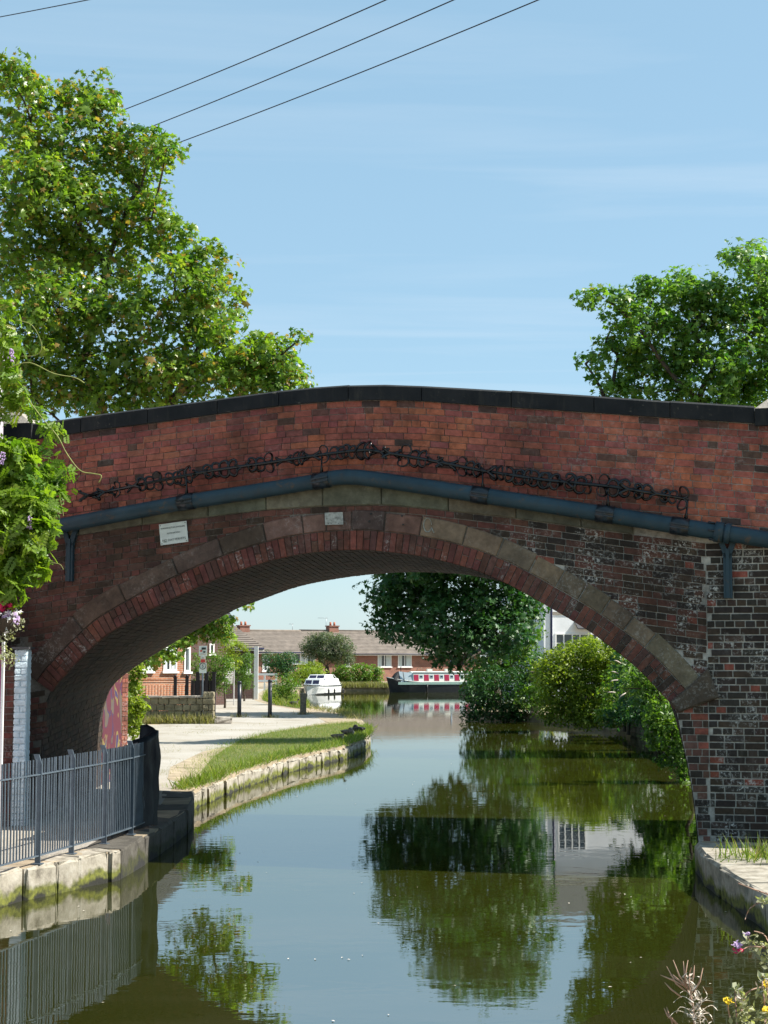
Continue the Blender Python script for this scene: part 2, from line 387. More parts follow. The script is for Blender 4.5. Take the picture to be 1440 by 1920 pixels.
def mat_water():
    m, t, bs, out = nt('still_canal_water')
    bs.inputs['Base Color'].default_value = (0.020, 0.022, 0.003, 1)
    bs.inputs['IOR'].default_value = 5.5
    g = t.nodes.new('ShaderNodeNewGeometry'); mp = t.nodes.new('ShaderNodeMapping'); mp.inputs['Scale'].default_value = (1.0, 1.8, 1)
    t.links.new(g.outputs['Position'], mp.inputs[0])
    a = noise(t, 2.6, 3, 0.5, mp.outputs[0], 0.3); b = noise(t, 0.45, 2, 0.5, mp.outputs[0])
    film = noise(t, .35, 5, .6, mp.outputs[0], .8)          # a faint dust film lies in drifts on the water
    t.links.new(ramp(t, film, [(0.5, 0.008), (0.75, 0.05)]), bs.inputs['Roughness'])
    t.links.new(mixc(t, ramp(t, film, [(0.5, 0.0), (0.8, .5)]), (0.022, 0.025, 0.003), (0.045, 0.045, 0.02)), bs.inputs['Base Color'])
    bump(t, bs, math_(t, 'ADD', math_(t, 'MULTIPLY', a, 0.5), b), 1.0, 0.0016)
    return m
M['water'] = mat_water()
M['leaf_maple'] = mat_leaf('sycamore_leaves', (0.042, 0.115, 0.020), (0.225, 0.33, 0.045), 0.5, 0.34, (0.30, 0.20, 0.06))
M['leaf_maple_right'] = mat_leaf('horse_chestnut_leaves', (0.036, 0.12, 0.024), (0.17, 0.29, 0.05), 0.5, 0.4, (0.20, 0.18, 0.05))
M['leaf_dark'] = mat_leaf('deep_green_leaves', (0.014, 0.068, 0.02), (0.055, 0.135, 0.034), 0.36, 0.45)
M['leaf_mid'] = mat_leaf('mid_green_leaves', (0.030, 0.10, 0.015), (0.15, 0.25, 0.034), 0.46, 0.45)
M['leaf_lime'] = mat_leaf('lime_green_leaves', (0.085, 0.15, 0.014), (0.29, 0.35, 0.040), 0.5, 0.45)
M['leaf_wisteria'] = mat_leaf('wisteria_leaves', (0.065, 0.15, 0.014), (0.20, 0.30, 0.030), 0.5, 0.4, (0.26, 0.26, 0.04))
M['leaf_hedge'] = mat_leaf('bright_hedge_leaves', (0.04, 0.12, 0.014), (0.16, 0.26, 0.03), 0.45, 0.45)
M['leaf_grey'] = mat_leaf('grey_green_leaves', (0.055, 0.09, 0.045), (0.14, 0.17, 0.09), 0.3, 0.6)
M['leaf_pale'] = mat_leaf('pale_trailing_leaves', (0.20, 0.22, 0.12), (0.42, 0.42, 0.30), 0.35, 0.7)
M['grass'] = mat_leaf('grass_blades', (0.075, 0.14, 0.018), (0.21, 0.27, 0.035), 0.45, 0.6, (0.34, 0.29, 0.14))
M['straw'] = mat_leaf('straw_blades', (0.13, 0.14, 0.05), (0.30, 0.27, 0.13), 0.4, 0.7, (0.38, 0.31, 0.17))

# ------------------------------------------------------------------ leaves
def fan(ring, centre=(0, 0, 0)):
    vs = [centre] + ring; n = len(ring)
    return np.array(vs, float), [(0, 1 + i, 1 + (i + 1) % n) for i in range(n)]
def pol(deg, r, z=0.0): return (r * math.sin(math.radians(deg)), r * math.cos(math.radians(deg)), z)
T_MAPLE = fan([pol(180, .28), pol(-115, .62, -.1), pol(-80, .38), pol(-50, .85, -.06), pol(-24, .45), pol(0, 1.0, -.12), pol(24, .45), pol(50, .85, -.06), pol(80, .38), pol(115, .62, -.1)], (0, 0, .06))
T_LOBE = fan([pol(180, .35), pol(-70, .8, -.1), pol(-28, .45), pol(0, 1.0, -.1), pol(28, .45), pol(70, .8, -.1)], (0, 0, .06))
T_OVAL = (np.array([(0, -.5, 0), (-.28, .05, .07), (0, .6, -.05), (.28, .05, .07)], float), [(0, 2, 1), (0, 3, 2)])
T_NARROW = (np.array([(0, -.5, 0), (-.12, .0, .03), (0, .6, -.08), (.12, .0, .03)], float), [(0, 2, 1), (0, 3, 2)])
def pinnate(n=5):
    vs, fs = [], []
    def leaflet(o, d, l):
        k = len(vs); d = np.array(d, float); d /= np.linalg.norm(d); o = np.array(o, float); s = np.array((-d[1], d[0], 0))
        vs.extend([tuple(o), tuple(o + d * l * .45 + s * l * .30 + np.array((0, 0, .02))), tuple(o + d * l - np.array((0, 0, .05))), tuple(o + d * l * .45 - s * l * .30 + np.array((0, 0, .02)))])
        fs.extend([(k, k + 2, k + 1), (k, k + 3, k + 2)])
    for i in range(n):
        y = -.5 + i * .22; z = -.10 * (i / n) ** 2
        for sx in (-1, 1): leaflet((0, y, z), (sx * .85, .6, 0), .42)
    leaflet((0, -.5 + n * .22 - .1, -.1), (0, 1, 0), .4)
    return np.array(vs, float), fs
T_PINN = pinnate()
T_BLADE = (np.array([(-.03, 0, 0), (.03, 0, 0), (.022, .10, .55), (-.022, .10, .55), (0, .32, 1.0)], float), [(0, 1, 2, 3), (3, 2, 4)])

def unit(a): return a / np.maximum(np.linalg.norm(a, axis=1, keepdims=True), 1e-9)
def leaf_mesh(name, P, N, S, tint, tmpl, mats, parent, spin=None, kind=None):
    tv, tf = tmpl; n = len(P)
    b = base_of(parent); P = P - np.array(b)
    N = unit(N)
    r = RNG.normal(size=(n, 3)) if spin is None else spin
    T = unit(np.cross(r, N)); B = np.cross(N, T)
    V = (P[:, None, :] + S[:, None, None] * (tv[None, :, 0, None] * T[:, None, :] + tv[None, :, 1, None] * B[:, None, :] + tv[None, :, 2, None] * N[:, None, :])).reshape(-1, 3)
    k = len(tv)
    lens = np.array([len(q) for q in tf]); flat = np.concatenate([np.array(q) for q in tf])
    loops = (np.arange(n)[:, None] * k + flat[None, :]).ravel()
    lt = np.tile(lens, n); ls = np.concatenate(([0], np.cumsum(lt)[:-1]))
    me = bpy.data.meshes.new(name)
    me.vertices.add(len(V)); me.vertices.foreach_set('co', V.astype(np.float32).ravel())
    me.loops.add(len(loops)); me.loops.foreach_set('vertex_index', loops.astype(np.int32))
    me.polygons.add(len(lt)); me.polygons.foreach_set('loop_start', ls.astype(np.int32))
    me.update(calc_edges=True)
    a = me.attributes.new('tint', 'FLOAT', 'POINT'); a.data.foreach_set('value', np.repeat(tint, k).astype(np.float32))
    o = link_mesh(name, me, mats, parent)
    if kind: o['kind'] = kind
    return o
def blobs_px(lst, Y, dy=0.0, thick=0.8):       # (px, py, rx, ry[, depth offset]) surveyed at Y metres
    out = []
    for b in lst:
        off = b[4] if len(b) > 4 else RNG.uniform(-1, 1) * dy
        c = at(b[0], b[1], Y + off); s = (Y + off) / FPX
        out.append((np.array(c), np.array((b[2] * s, max(b[2], b[3]) * s * thick, b[3] * s))))
    return out
CL = []
def clusters(blobs, per_m2, spread, leaves_each, up=0.75, outw=0.6, rnd=0.5, shell=0.45, flat=0.55):
    P, N, C, CB, TI = [], [], [], [], []
    for c, r in blobs:
        area = 4 * math.pi * ((r[0] * r[1]) ** 1.6 / 3 + (r[0] * r[2]) ** 1.6 / 3 + (r[1] * r[2]) ** 1.6 / 3) ** (1 / 1.6)
        n = max(3, int(area * per_m2))
        d = unit(RNG.normal(size=(n, 3))); rr = RNG.uniform(0.05, 1, size=(n, 1)) ** shell * np.where(RNG.random((n, 1)) < .13, RNG.uniform(1.05, 1.32, size=(n, 1)), 1.0)
        cc = c + d * r * rr
        m = np.maximum(3, RNG.poisson(leaves_each, size=n))
        idx = np.repeat(np.arange(n), m)
        sc_ = RNG.uniform(.7, 1.35, size=(n, 1))
        dd = unit(RNG.normal(size=(len(idx), 3)) + d[idx] * .55 + np.array((0, 0, .5)))
        off = dd * spread * 1.35 * sc_[idx] * RNG.uniform(.55, 1.1, size=(len(idx), 1)) * np.array((1.1, 1.1, .85 * flat / .55))
        P.append(cc[idx] + off); N.append(dd * outw * 1.3 + np.array((0, 0, up * .6)) + RNG.normal(size=(len(idx), 3)) * rnd)
        TI.append(np.repeat(RNG.normal(0, .16, n), m))
        C.append(cc); CB.append(np.repeat(c[None, :], n, 0))
    CL.clear(); CL.extend(np.concatenate(TI).tolist())
    return np.concatenate(P), np.concatenate(N), np.concatenate(C), np.concatenate(CB)
def bezier(a, b, c, n):
    return [a * (1 - t) ** 2 + b * 2 * t * (1 - t) + c * t * t for t in [i / (n - 1) for i in range(n)]]
def make_tree(name, label, cat, base, blobs, per_m2, spread, each, size, tmpl, leafmat, trunk_r, fork_z, group=None, twigs=0.35, dry=0.0, root=None, crown_name='crown', **kw):
    base = Vector(base)
    t = root or thing(name, label, cat, base, group)
    P, N, C, CB = clusters(blobs, per_m2, spread, each, **kw)
    S = size * np.exp(RNG.normal(0, .30, len(P)))
    tint = np.clip(RNG.normal(0.48, 0.18, len(P)) + np.array(CL), 0, 0.88)
    if dry: tint[RNG.random(len(P)) < dry] = 1.0
    leaf_mesh(crown_name, P, N, S, tint, tmpl, leafmat, t)
    if trunk_r:
        mb = MB()
        fork = Vector((base.x, base.y, base.z + fork_z))
        mb.tube([base - Vector((0, 0, .15)), base + Vector((0.03, 0, .25)), (base + fork) / 2 + Vector((RNG.uniform(-.1, .1), 0, 0)), fork], [trunk_r * 1.5, trunk_r * 1.08, trunk_r * .9, trunk_r * .75], 10, False)
        nodes = [fork] + [Vector(c) - Vector((0, 0, r[2] * .3)) for c, r in blobs]
        order = sorted(range(1, len(nodes)), key=lambda i: (nodes[i] - fork).length); plen = {0: 0.0}; par = {}; done = [0]
        for i in order:
            p = min(done, key=lambda j: (nodes[i] - nodes[j]).length + .45 * plen[j] + (3 if nodes[j].z > nodes[i].z + .8 else 0)); par[i] = p; plen[i] = plen[p] + (nodes[i] - nodes[p]).length; done.append(i)
        desc = {i: 1 for i in range(len(nodes))}
        for i in reversed(order): desc[par[i]] += desc[i]
        rad = lambda k: min(trunk_r * .7, .020 * trunk_r / .32 * k ** .62 + .012)
        for i in order:
            a, e = nodes[par[i]], nodes[i]; L = (e - a).length
            mid = a.lerp(e, 0.5) + Vector((0, 0, 0.10 * L)) + Vector(RNG.normal(size=3) * 0.07 * L)
            pts = bezier(a, mid, e, 6); r0, r1 = rad(desc[i]), rad(max(.5, desc[i] - 1)) * .8
            mb.tube(pts, [r0 + (r1 - r0) * k / 5 for k in range(6)], 6, False)
        sel = np.where(RNG.random(len(C)) < twigs)[0]
        for i in sel:
            a = Vector(CB[i]).lerp(Vector(C[i]), RNG.uniform(0.0, 0.35)); b = Vector(C[i]); L = (b - a).length
            mb.tube(bezier(a, a.lerp(b, .5) + Vector((0, 0, .12 * L)), b, 4), [0.006 + .012 * L, .004 + .008 * L, .004 + .004 * L, .003], 3, False)
        mb.build('trunk', M['bark'], t)
    return t
def blades(name, P, H, tint, matl, parent=None, lean=0.35):
    n = len(P); up = np.tile(np.array((0, 0, 1.0)), (n, 1)) + RNG.normal(size=(n, 3)) * lean * np.array((1, 1, 0))
    return leaf_mesh(name, P, up, H, tint, T_BLADE, matl, parent)

# ------------------------------------------------------------------ water and land
def prism(name, poly, z, zb, material, kind='structure', parent=None):
    pts = [Vector((p[0], p[1], z)) for p in poly]; n = len(pts)
    tris = tessellate_polygon([pts])
    area = sum(pts[i].x * pts[(i + 1) % n].y - pts[(i + 1) % n].x * pts[i].y for i in range(n))
    vs = [tuple(p) for p in pts] + [(p.x, p.y, zb) for p in pts]; fs = []
    for q in tris:
        a, b, c = (pts[i] for i in q)
        fs.append(tuple(q) if (b - a).cross(c - a).z > 0 else tuple(reversed(q)))
    for i in range(n):
        j = (i + 1) % n; q = (i, j, j + n, i + n)
        fs.append(tuple(reversed(q)) if area > 0 else q)
    mb = MB().add(vs, fs)
    return mb.build(name, material, parent, kind=kind)
def inside(poly, x, y):
    c = np.zeros(len(x), bool); n = len(poly); j = n - 1
    for i in range(n):
        xi, yi = poly[i][0], poly[i][1]; xj, yj = poly[j][0], poly[j][1]
        c ^= ((yi > y) != (yj > y)) & (x < (xj - xi) * (y - yi) / (yj - yi + 1e-12) + xi); j = i
    return c
def fill(poly, n):
    xs = [p[0] for p in poly]; ys = [p[1] for p in poly]
    x = RNG.uniform(min(xs), max(xs), n * 3); y = RNG.uniform(min(ys), max(ys), n * 3)
    k = inside(poly, x, y); return x[k][:n], y[k][:n]

LAND = 0.32
tag(MB().quad((-300, -60, 0), (300, -60, 0), (300, 400, 0), (-300, 400, 0)).build('water', M['water']), kind='structure')
left_edge = [(-4.9, 5.5), (-3.84, 16.0), (-3.42, 16.9), (-2.92, 17.9), (-2.80, 20.0), (-2.75, 22.3), (-2.9, 24.4), (-3.1, 25.9), (-2.72, 30), (-1.95, 34.6), (-0.95, 38.6), (-0.55, 41.5), (-0.42, 44.5), (-0.42, 48), (-0.75, 54), (-1.6, 60), (-2.85, 66), (-4.2, 80), (-5.4, 94), (-5.7, 104), (-4.6, 110.5), (-3.3, 112.5), (0, 113), (60, 113), (2500, 113)]
prism('ground', [(-2500, 5.5)] + left_edge + [(2500, 4000), (-2500, 4000)], LAND, -1.0, M['earth'])
right_edge = [(1.0, 7.0), (2.6, 8.6), (3.3, 11.0), (3.46, 14.4), (3.47, 17.4), (3.62, 18.6), (5.1, 23.8), (6.6, 30), (7.9, 44), (8.2, 52), (6.6, 58), (3.3, 64), (3.9, 68), (9.0, 73), (30, 77), (2500, 90)]
prism('ground', right_edge + [(2500, -60), (1.0, -60)], 0.30, -1.0, M['earth'])
prism('ground', [(-300, -60), (0.995, -60), (0.995, 6.2), (-1.5, 5.4), (-4.2, 5.4), (-300, 5.4)], 0.33, -1.0, M['earth'])
# the raised bank the picture was taken from
prism('bank', [(0.7, -3), (4.5, -3), (4.5, 5.6), (2.6, 6.6), (1.3, 6.3), (0.5, 4.5)], 0.82, 0.2, M['earth'])
path_poly = [(-9, 8), (-5.2, 8), (-4.2, 16), (-3.25, 18.2), (-3.1, 22), (-3.35, 25), (-3.5, 27.5), (-3.6, 31), (-3.7, 36), (-3.6, 42), (-3.0, 46), (-1.9, 52), (-2.4, 58), (-3.5, 64), (-5.0, 70), (-6.3, 78), (-7.0, 88), (-7.7, 104), (-9.3, 104), (-9.0, 88), (-9.3, 72), (-9.3, 60), (-7.0, 53), (-7.0, 50.0), (-9.5, 49.5), (-9.5, 30), (-7, 26)]
prism('path', path_poly, LAND + 0.004, LAND - 0.05, M['path'])
lawn_poly = [(-3.35, 29.5), (-2.78, 30.8), (-2.0, 35.3), (-1.15, 38.9), (-0.72, 42), (-0.6, 45), (-0.62, 48), (-0.9, 52.2), (-2.0, 49.5), (-3.2, 44.5), (-3.65, 40), (-3.6, 34)]
prism('lawn', lawn_poly, LAND + 0.010, LAND - 0.05, M['turf'])
verge_poly = [(-3.0, 66.5), (-4.4, 80.5), (-5.6, 94), (-6.0, 104), (-7.2, 104), (-6.5, 88), (-5.9, 78), (-4.7, 70), (-3.4, 65.2)]
prism('verge', verge_poly, LAND + 0.009, LAND - 0.05, M['turf'])
prism('tow_path', [(3.9, 9.5), (4.9, 9.5), (4.9, 16.6), (3.9, 16.9)], 0.305, 0.2, M['path'])

# ------------------------------------------------------------------ the bridge: a frame on its near face (u right, w away, z up)
TH = math.radians(15)
FO = at(690, 1230, 20.0); FO.z = 0
FU = Vector((math.cos(TH), -math.sin(TH), 0)); FW = Vector((math.sin(TH), math.cos(TH), 0))
def fw(u, z, w=0.0): return FO + FU * u + FW * w + Vector((0, 0, z))
def uz(x, y, w=0.0):
    d = ray(x, y); o = Vector((0, 0, EYE)); t = ((FO + FW * w) - o).dot(FW) / d.dot(FW)
    p = o + d * t - FO; return (p.dot(FU), p.z)
def curve(px, w=0.0):
    a = sorted(uz(x, y, w) for x, y in px); return np.array([p[0] for p in a]), np.array([p[1] for p in a])
def ev(c, u): return float(np.interp(u, c[0], c[1]))
cop_top = curve([(-300, 838), (-80, 812), (60, 794), (92, 790), (155, 781.5), (280, 765), (410, 748), (470, 740), (525, 732.5), (590, 726), (655, 721.5), (720, 720), (792, 722.5), (875, 727), (960, 732), (1115, 742), (1257, 752), (1415, 762), (1530, 771), (2100, 816)])
cop_bot = curve([(-300, 872), (-80, 845), (40, 828), (125, 816), (190, 806), (320, 790), (410, 777), (525, 762), (590, 756), (655, 752), (720, 751), (792, 753), (960, 765), (1115, 775), (1260, 785), (1415, 795), (1530, 804), (2100, 848)])
str_top = curve([(-300, 1056), (-80, 1024), (60, 1000), (345, 944), (520, 917), (605, 905), (680, 901), (720, 906), (885, 930), (1135, 966), (1275, 987), (1440, 1012), (1800, 1070)])
str_bot = curve([(-300, 1072), (-80, 1040), (60, 1020), (135, 1006), (265, 985), (495, 957), (605, 950), (720, 947), (800, 954), (960, 972), (1100, 991), (1200, 1004), (1320, 1018), (1800, 1070)])
near_px = [(72, 1560), (77, 1420), (80, 1350), (95, 1296), (133, 1251), (187, 1198), (233, 1168), (300, 1132), (390, 1090), (480, 1057), (570, 1036), (660, 1029), (720, 1032), (800, 1043), (888, 1066), (958, 1096), (1024, 1133), (1077, 1164), (1127, 1197), (1193, 1249), (1240, 1298), (1266, 1330), (1280, 1390), (1291, 1440), (1301, 1500), (1311, 1590), (1318, 1700)]
far_px = [(190, 1475), (190, 1400), (190, 1360), (197, 1317), (213, 1283), (253, 1250), (333, 1200), (433, 1146), (480, 1127), (560, 1099), (640, 1083), (700, 1076), (763, 1072), (830, 1073), (900, 1081), (1000, 1107), (1100, 1160), (1180, 1222), (1230, 1270), (1262, 1318), (1285, 1370), (1305, 1450), (1318, 1560)]
BW = 5.4
def smooth_pts(p, n=6):
    out = []
    for i in range(len(p) - 1):
        p0 = p[max(i - 1, 0)]; p1 = p[i]; p2 = p[i + 1]; p3 = p[min(i + 2, len(p) - 1)]
        for k in range(n):
            t = k / n
            out.append(tuple(0.5 * ((2 * p1[a]) + (-p0[a] + p2[a]) * t + (2 * p0[a] - 5 * p1[a] + 4 * p2[a] - p3[a]) * t * t + (-p0[a] + 3 * p1[a] - 3 * p2[a] + p3[a]) * t ** 3) for a in (0, 1)))
    out.append(tuple(p[-1])); return out
near_all = smooth_pts([uz(x, y) for x, y in near_px]); far_all = smooth_pts([uz(x, y, BW) for x, y in far_px])
def seg(pts, ua, ub):
    return [p for p in pts if ua - 1e-6 <= p[0] <= ub + 1e-6]
class Path2:
    def __init__(s, p):
        s.p = np.array(p); d = np.linalg.norm(np.diff(s.p, axis=0), axis=1); s.s = np.concatenate(([0], np.cumsum(d))); s.L = s.s[-1]
    def __call__(s, t): return np.array((np.interp(t, s.s, s.p[:, 0]), np.interp(t, s.s, s.p[:, 1])))
    def nrm(s, t):
        a = s(max(t - .06, 0)); b = s(min(t + .06, s.L)); d = b - a; d /= np.linalg.norm(d); return np.array((-d[1], d[0]))
uL = uz(95, 1296)[0]; uR = uz(1266, 1330)[0]
arch = Path2([p for p in near_all if uL - 1e-6 <= p[0] <= uR + 1e-6])
near_path = Path2(near_all); far_path = Path2(far_all)
near_fn = (np.array([p[0] for p in near_all]), np.array([p[1] for p in near_all]))
far_fn = (np.array([p[0] for p in far_all]), np.array([p[1] for p in far_all]))
RING, STONE = 0.235, 0.245

bridge = thing('canal_bridge', 'humped red brick canal bridge with dark stone coping and low arch over the water', 'bridge', fw(0, 0, BW / 2))
def brick_geo(mb, q, o3, depth, proud, ch, col, jit=0.003):
    # q: four (u, z) corners bl, br, tr, tl; o3 maps (u, z, w) to the world; front at w = -proud
    q = [np.array(p, float) for p in q]; c = sum(q) / 4
    vs = []
    pj = proud + random.uniform(-.0025, .0025)
    for p in q:
        d = (c - p); d = d / max(np.abs(d).max(), 1e-6)
        pp = p + np.sign(c - p) * ch + np.array((random.uniform(-jit, jit), random.uniform(-jit, jit))) * 0.6
        vs.append(o3(pp[0], pp[1], -pj))
    for p in q:
        pp = p + np.array((random.uniform(-jit, jit), random.uniform(-jit, jit))) * 0.6
        vs.append(o3(pp[0], pp[1], -pj + ch * 0.9))
    for p in q: vs.append(o3(p[0], p[1], -pj + depth))
    fs = [(0, 1, 2, 3)]
    for i in range(4):
        j = (i + 1) % 4
        fs.append((i + 4, j + 4, j, i)); fs.append((i + 8, j + 8, j + 4, i + 4))
    mb.add(vs, fs, col)
def jitc(c, s=0.18):
    k = 1 + random.uniform(-s, s); return tuple(max(0.004, x * k * (1 + random.uniform(-.05, .05))) for x in c)
RED = (0.34, 0.078, 0.050); ORANGE = (0.42, 0.115, 0.050); PURPLE = (0.23, 0.058, 0.048); BROWN = (0.115, 0.055, 0.040); SOOT = (0.035, 0.028, 0.024); UMBER = (0.055, 0.038, 0.027)
P_REDS = [(0.37, 0.112, 0.082), (0.33, 0.098, 0.074), (0.39, 0.13, 0.082), (0.29, 0.09, 0.078), (0.35, 0.108, 0.07)]
def col_parapet(u, z, rel):
    r = random.random()
    soot = 0.05 + 0.45 * max(0, 1 - rel * 7) + (0.16 if u > 3.2 else 0) + (0.10 if rel > 1.0 else 0)
    patch = math.sin(u * 1.7 + 1.0) + math.sin(u * .8 - z * 2.1) + math.sin(z * 3.3 + u * 2.9)
    if r < soot * 0.6: c = random.choice([(0.16, 0.08, 0.06), (0.12, 0.065, 0.05), (0.075, 0.05, 0.042), (0.2, 0.07, 0.06)])
    else:
        c = random.choice(P_REDS)
        if patch > .9 and u > -1 and random.random() < .5: c = (0.41, 0.13, 0.072)
        if patch < -.9: c = tuple(x * .8 for x in c)
    return (*jitc(c, .08), 0.12 if u < 2.6 else 0.22)
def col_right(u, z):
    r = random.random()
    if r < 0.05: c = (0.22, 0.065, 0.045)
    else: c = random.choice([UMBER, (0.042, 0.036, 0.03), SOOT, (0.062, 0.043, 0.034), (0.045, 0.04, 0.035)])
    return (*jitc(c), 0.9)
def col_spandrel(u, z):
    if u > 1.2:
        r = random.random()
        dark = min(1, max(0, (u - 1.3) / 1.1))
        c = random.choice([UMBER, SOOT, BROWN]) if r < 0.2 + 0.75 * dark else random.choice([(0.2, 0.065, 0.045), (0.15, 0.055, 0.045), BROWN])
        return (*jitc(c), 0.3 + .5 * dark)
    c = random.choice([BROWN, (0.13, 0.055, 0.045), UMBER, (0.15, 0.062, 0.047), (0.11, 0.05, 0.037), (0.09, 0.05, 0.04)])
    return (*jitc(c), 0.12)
UJ = uz(1325, 1150)[0]; ZSP = uz(1266, 1330)[1]
wall_bricks = []                               # (projected size, quad, colour, joint chamfer)
def px_of(u, z):
    p = fw(u, z); 
    dx, dy, dz = p.x, p.y, p.z - EYE
    yc = dy * CP + dz * SP; zc = -dy * SP + dz * CP
    return 720 + FPX * dx / yc, 960 - FPX * zc / yc
def put(q, col, ch=0.004):
    cu = sum(p[0] for p in q) / 4; cz = sum(p[1] for p in q) / 4
    x, y = px_of(cu, cz)
    pq = [px_of(*p) for p in q]
    a = abs((pq[1][0] - pq[0][0]) * (pq[3][1] - pq[0][1]))
    hidden = (x < 130 and y > 800) or x < 60 or x > 1452 or y > 1625
    wall_bricks.append((0 if hidden else a, q, col, ch))
def course(u0, u1, ztop, zbot, header, off, joint, colf, ch, keep=None):
    L = 0.118 if header else 0.232
    u = u0 - off
    while u < u1:
        l = L + random.uniform(-.008, .008)
        if not header and random.random() < 0.10: l = 0.118
        a, b = max(u, u0) + joint / 2, min(u + l, u1) - joint / 2
        if b - a > 0.04:
            q = [(a, zbot(a) + joint / 2), (b, zbot(b) + joint / 2), (b, ztop(b) - joint / 2), (a, ztop(a) - joint / 2)]
            cu, cz = (a + b) / 2, (zbot((a + b) / 2) + ztop((a + b) / 2)) / 2
            if keep is None or keep(cu, cz): put(q, colf(cu, cz), ch)
        u += l
UA, UB = uz(-130, 900)[0], uz(2000, 900)[0]
NR = 19; HP = 0.0815
for i in range(NR):
    header = i in (3, 8, 12, 16)
    zt = lambda u, i=i: ev(cop_bot, u) - HP * i
    zb = lambda u, i=i: ev(cop_bot, u) - HP * (i + 1)
    course(UA, UB, zt, zb, header, random.uniform(0, .2), 0.0085, lambda u, z, i=i: col_parapet(u, z, i / 14), 0.0035, lambda u, z: z > ev(str_top, u) - .04)
# stone ring limits
def outer_pt(t, off): p = arch(t) + arch.nrm(t) * off; return p
ts = np.linspace(0, arch.L, 160)
so = np.array([outer_pt(t, RING + STONE - 0.03) for t in ts]); o_ = np.argsort(so[:, 0]); ring_fn = (so[o_, 0], so[o_, 1])
def above_ring(u, z):
    if u < 0 and z < arch(0)[1] + .02: return u < float(np.interp(z, [p[1] for p in near_all if p[0] < 0][:40], [p[0] for p in near_all if p[0] < 0][:40])) - .02
    if u < ring_fn[0][0]: return u < ring_fn[0][0] - 0.02
    if u > ring_fn[0][-1]: return z > ring_fn[1][-1] - 0.1
    return z > np.interp(u, *ring_fn)
HS = 0.0815
for i in range(42):
    zt = lambda u, i=i: ev(str_bot, u) - HS * i
    zb = lambda u, i=i: ev(str_bot, u) - HS * (i + 1)
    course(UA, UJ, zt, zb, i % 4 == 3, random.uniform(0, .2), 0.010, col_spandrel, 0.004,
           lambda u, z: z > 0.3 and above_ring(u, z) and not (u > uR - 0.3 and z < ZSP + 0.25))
zj = ev(str_bot, UJ)
for i in range(60):
    z1 = zj - 0.0835 * i; z0 = z1 - 0.0835
    if z0 < -0.1: break
    zt = lambda u, z1=z1: z1; zb = lambda u, z0=z0: z0
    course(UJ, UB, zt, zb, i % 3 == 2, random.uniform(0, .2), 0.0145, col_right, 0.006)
    zm = (z0 + z1) / 2
    if zm < ZSP + 0.10:                         # below the springer: quoin of red brick down the jamb
        ue = float(np.interp(-zm, [-p[1] for p in near_all if p[0] > uR - .05], [p[0] for p in near_all if p[0] > uR - .05]))
        fade = max(0, min(1, (zm - 0.9) / 1.4))
        def cj(u, z, ue=ue, fade=fade):
            if u - ue < 0.26 and random.random() < 0.35 + 0.6 * fade: return (*jitc((0.25, 0.08, 0.055) if random.random() < fade else (0.14, 0.075, 0.057)), 0.45)
            return col_right(u, z) if random.random() < .75 else (*jitc((0.13, 0.065, 0.05)), .5)
        course(ue + 0.004, UJ, zt, zb, True if i % 2 else False, random.uniform(0, .1), 0.011, cj, 0.005)
# rows between pipe level and joint at far right (over the wing): fill
wall_bricks.sort(key=lambda b: -b[0])
for a, q, c, ch in wall_bricks[:300]:
    mb = MB(); brick_geo(mb, q, fw, 0.03, 0.012, ch, c); mb.build('brick', M['masonry'], bridge, colour=True)
mb = MB()
for a, q, c, ch in wall_bricks[300:]: brick_geo(mb, q, fw, 0.03, 0.012, ch, c)
mb.build('brickwork', M['masonry'], bridge, colour=True, kind='stuff')

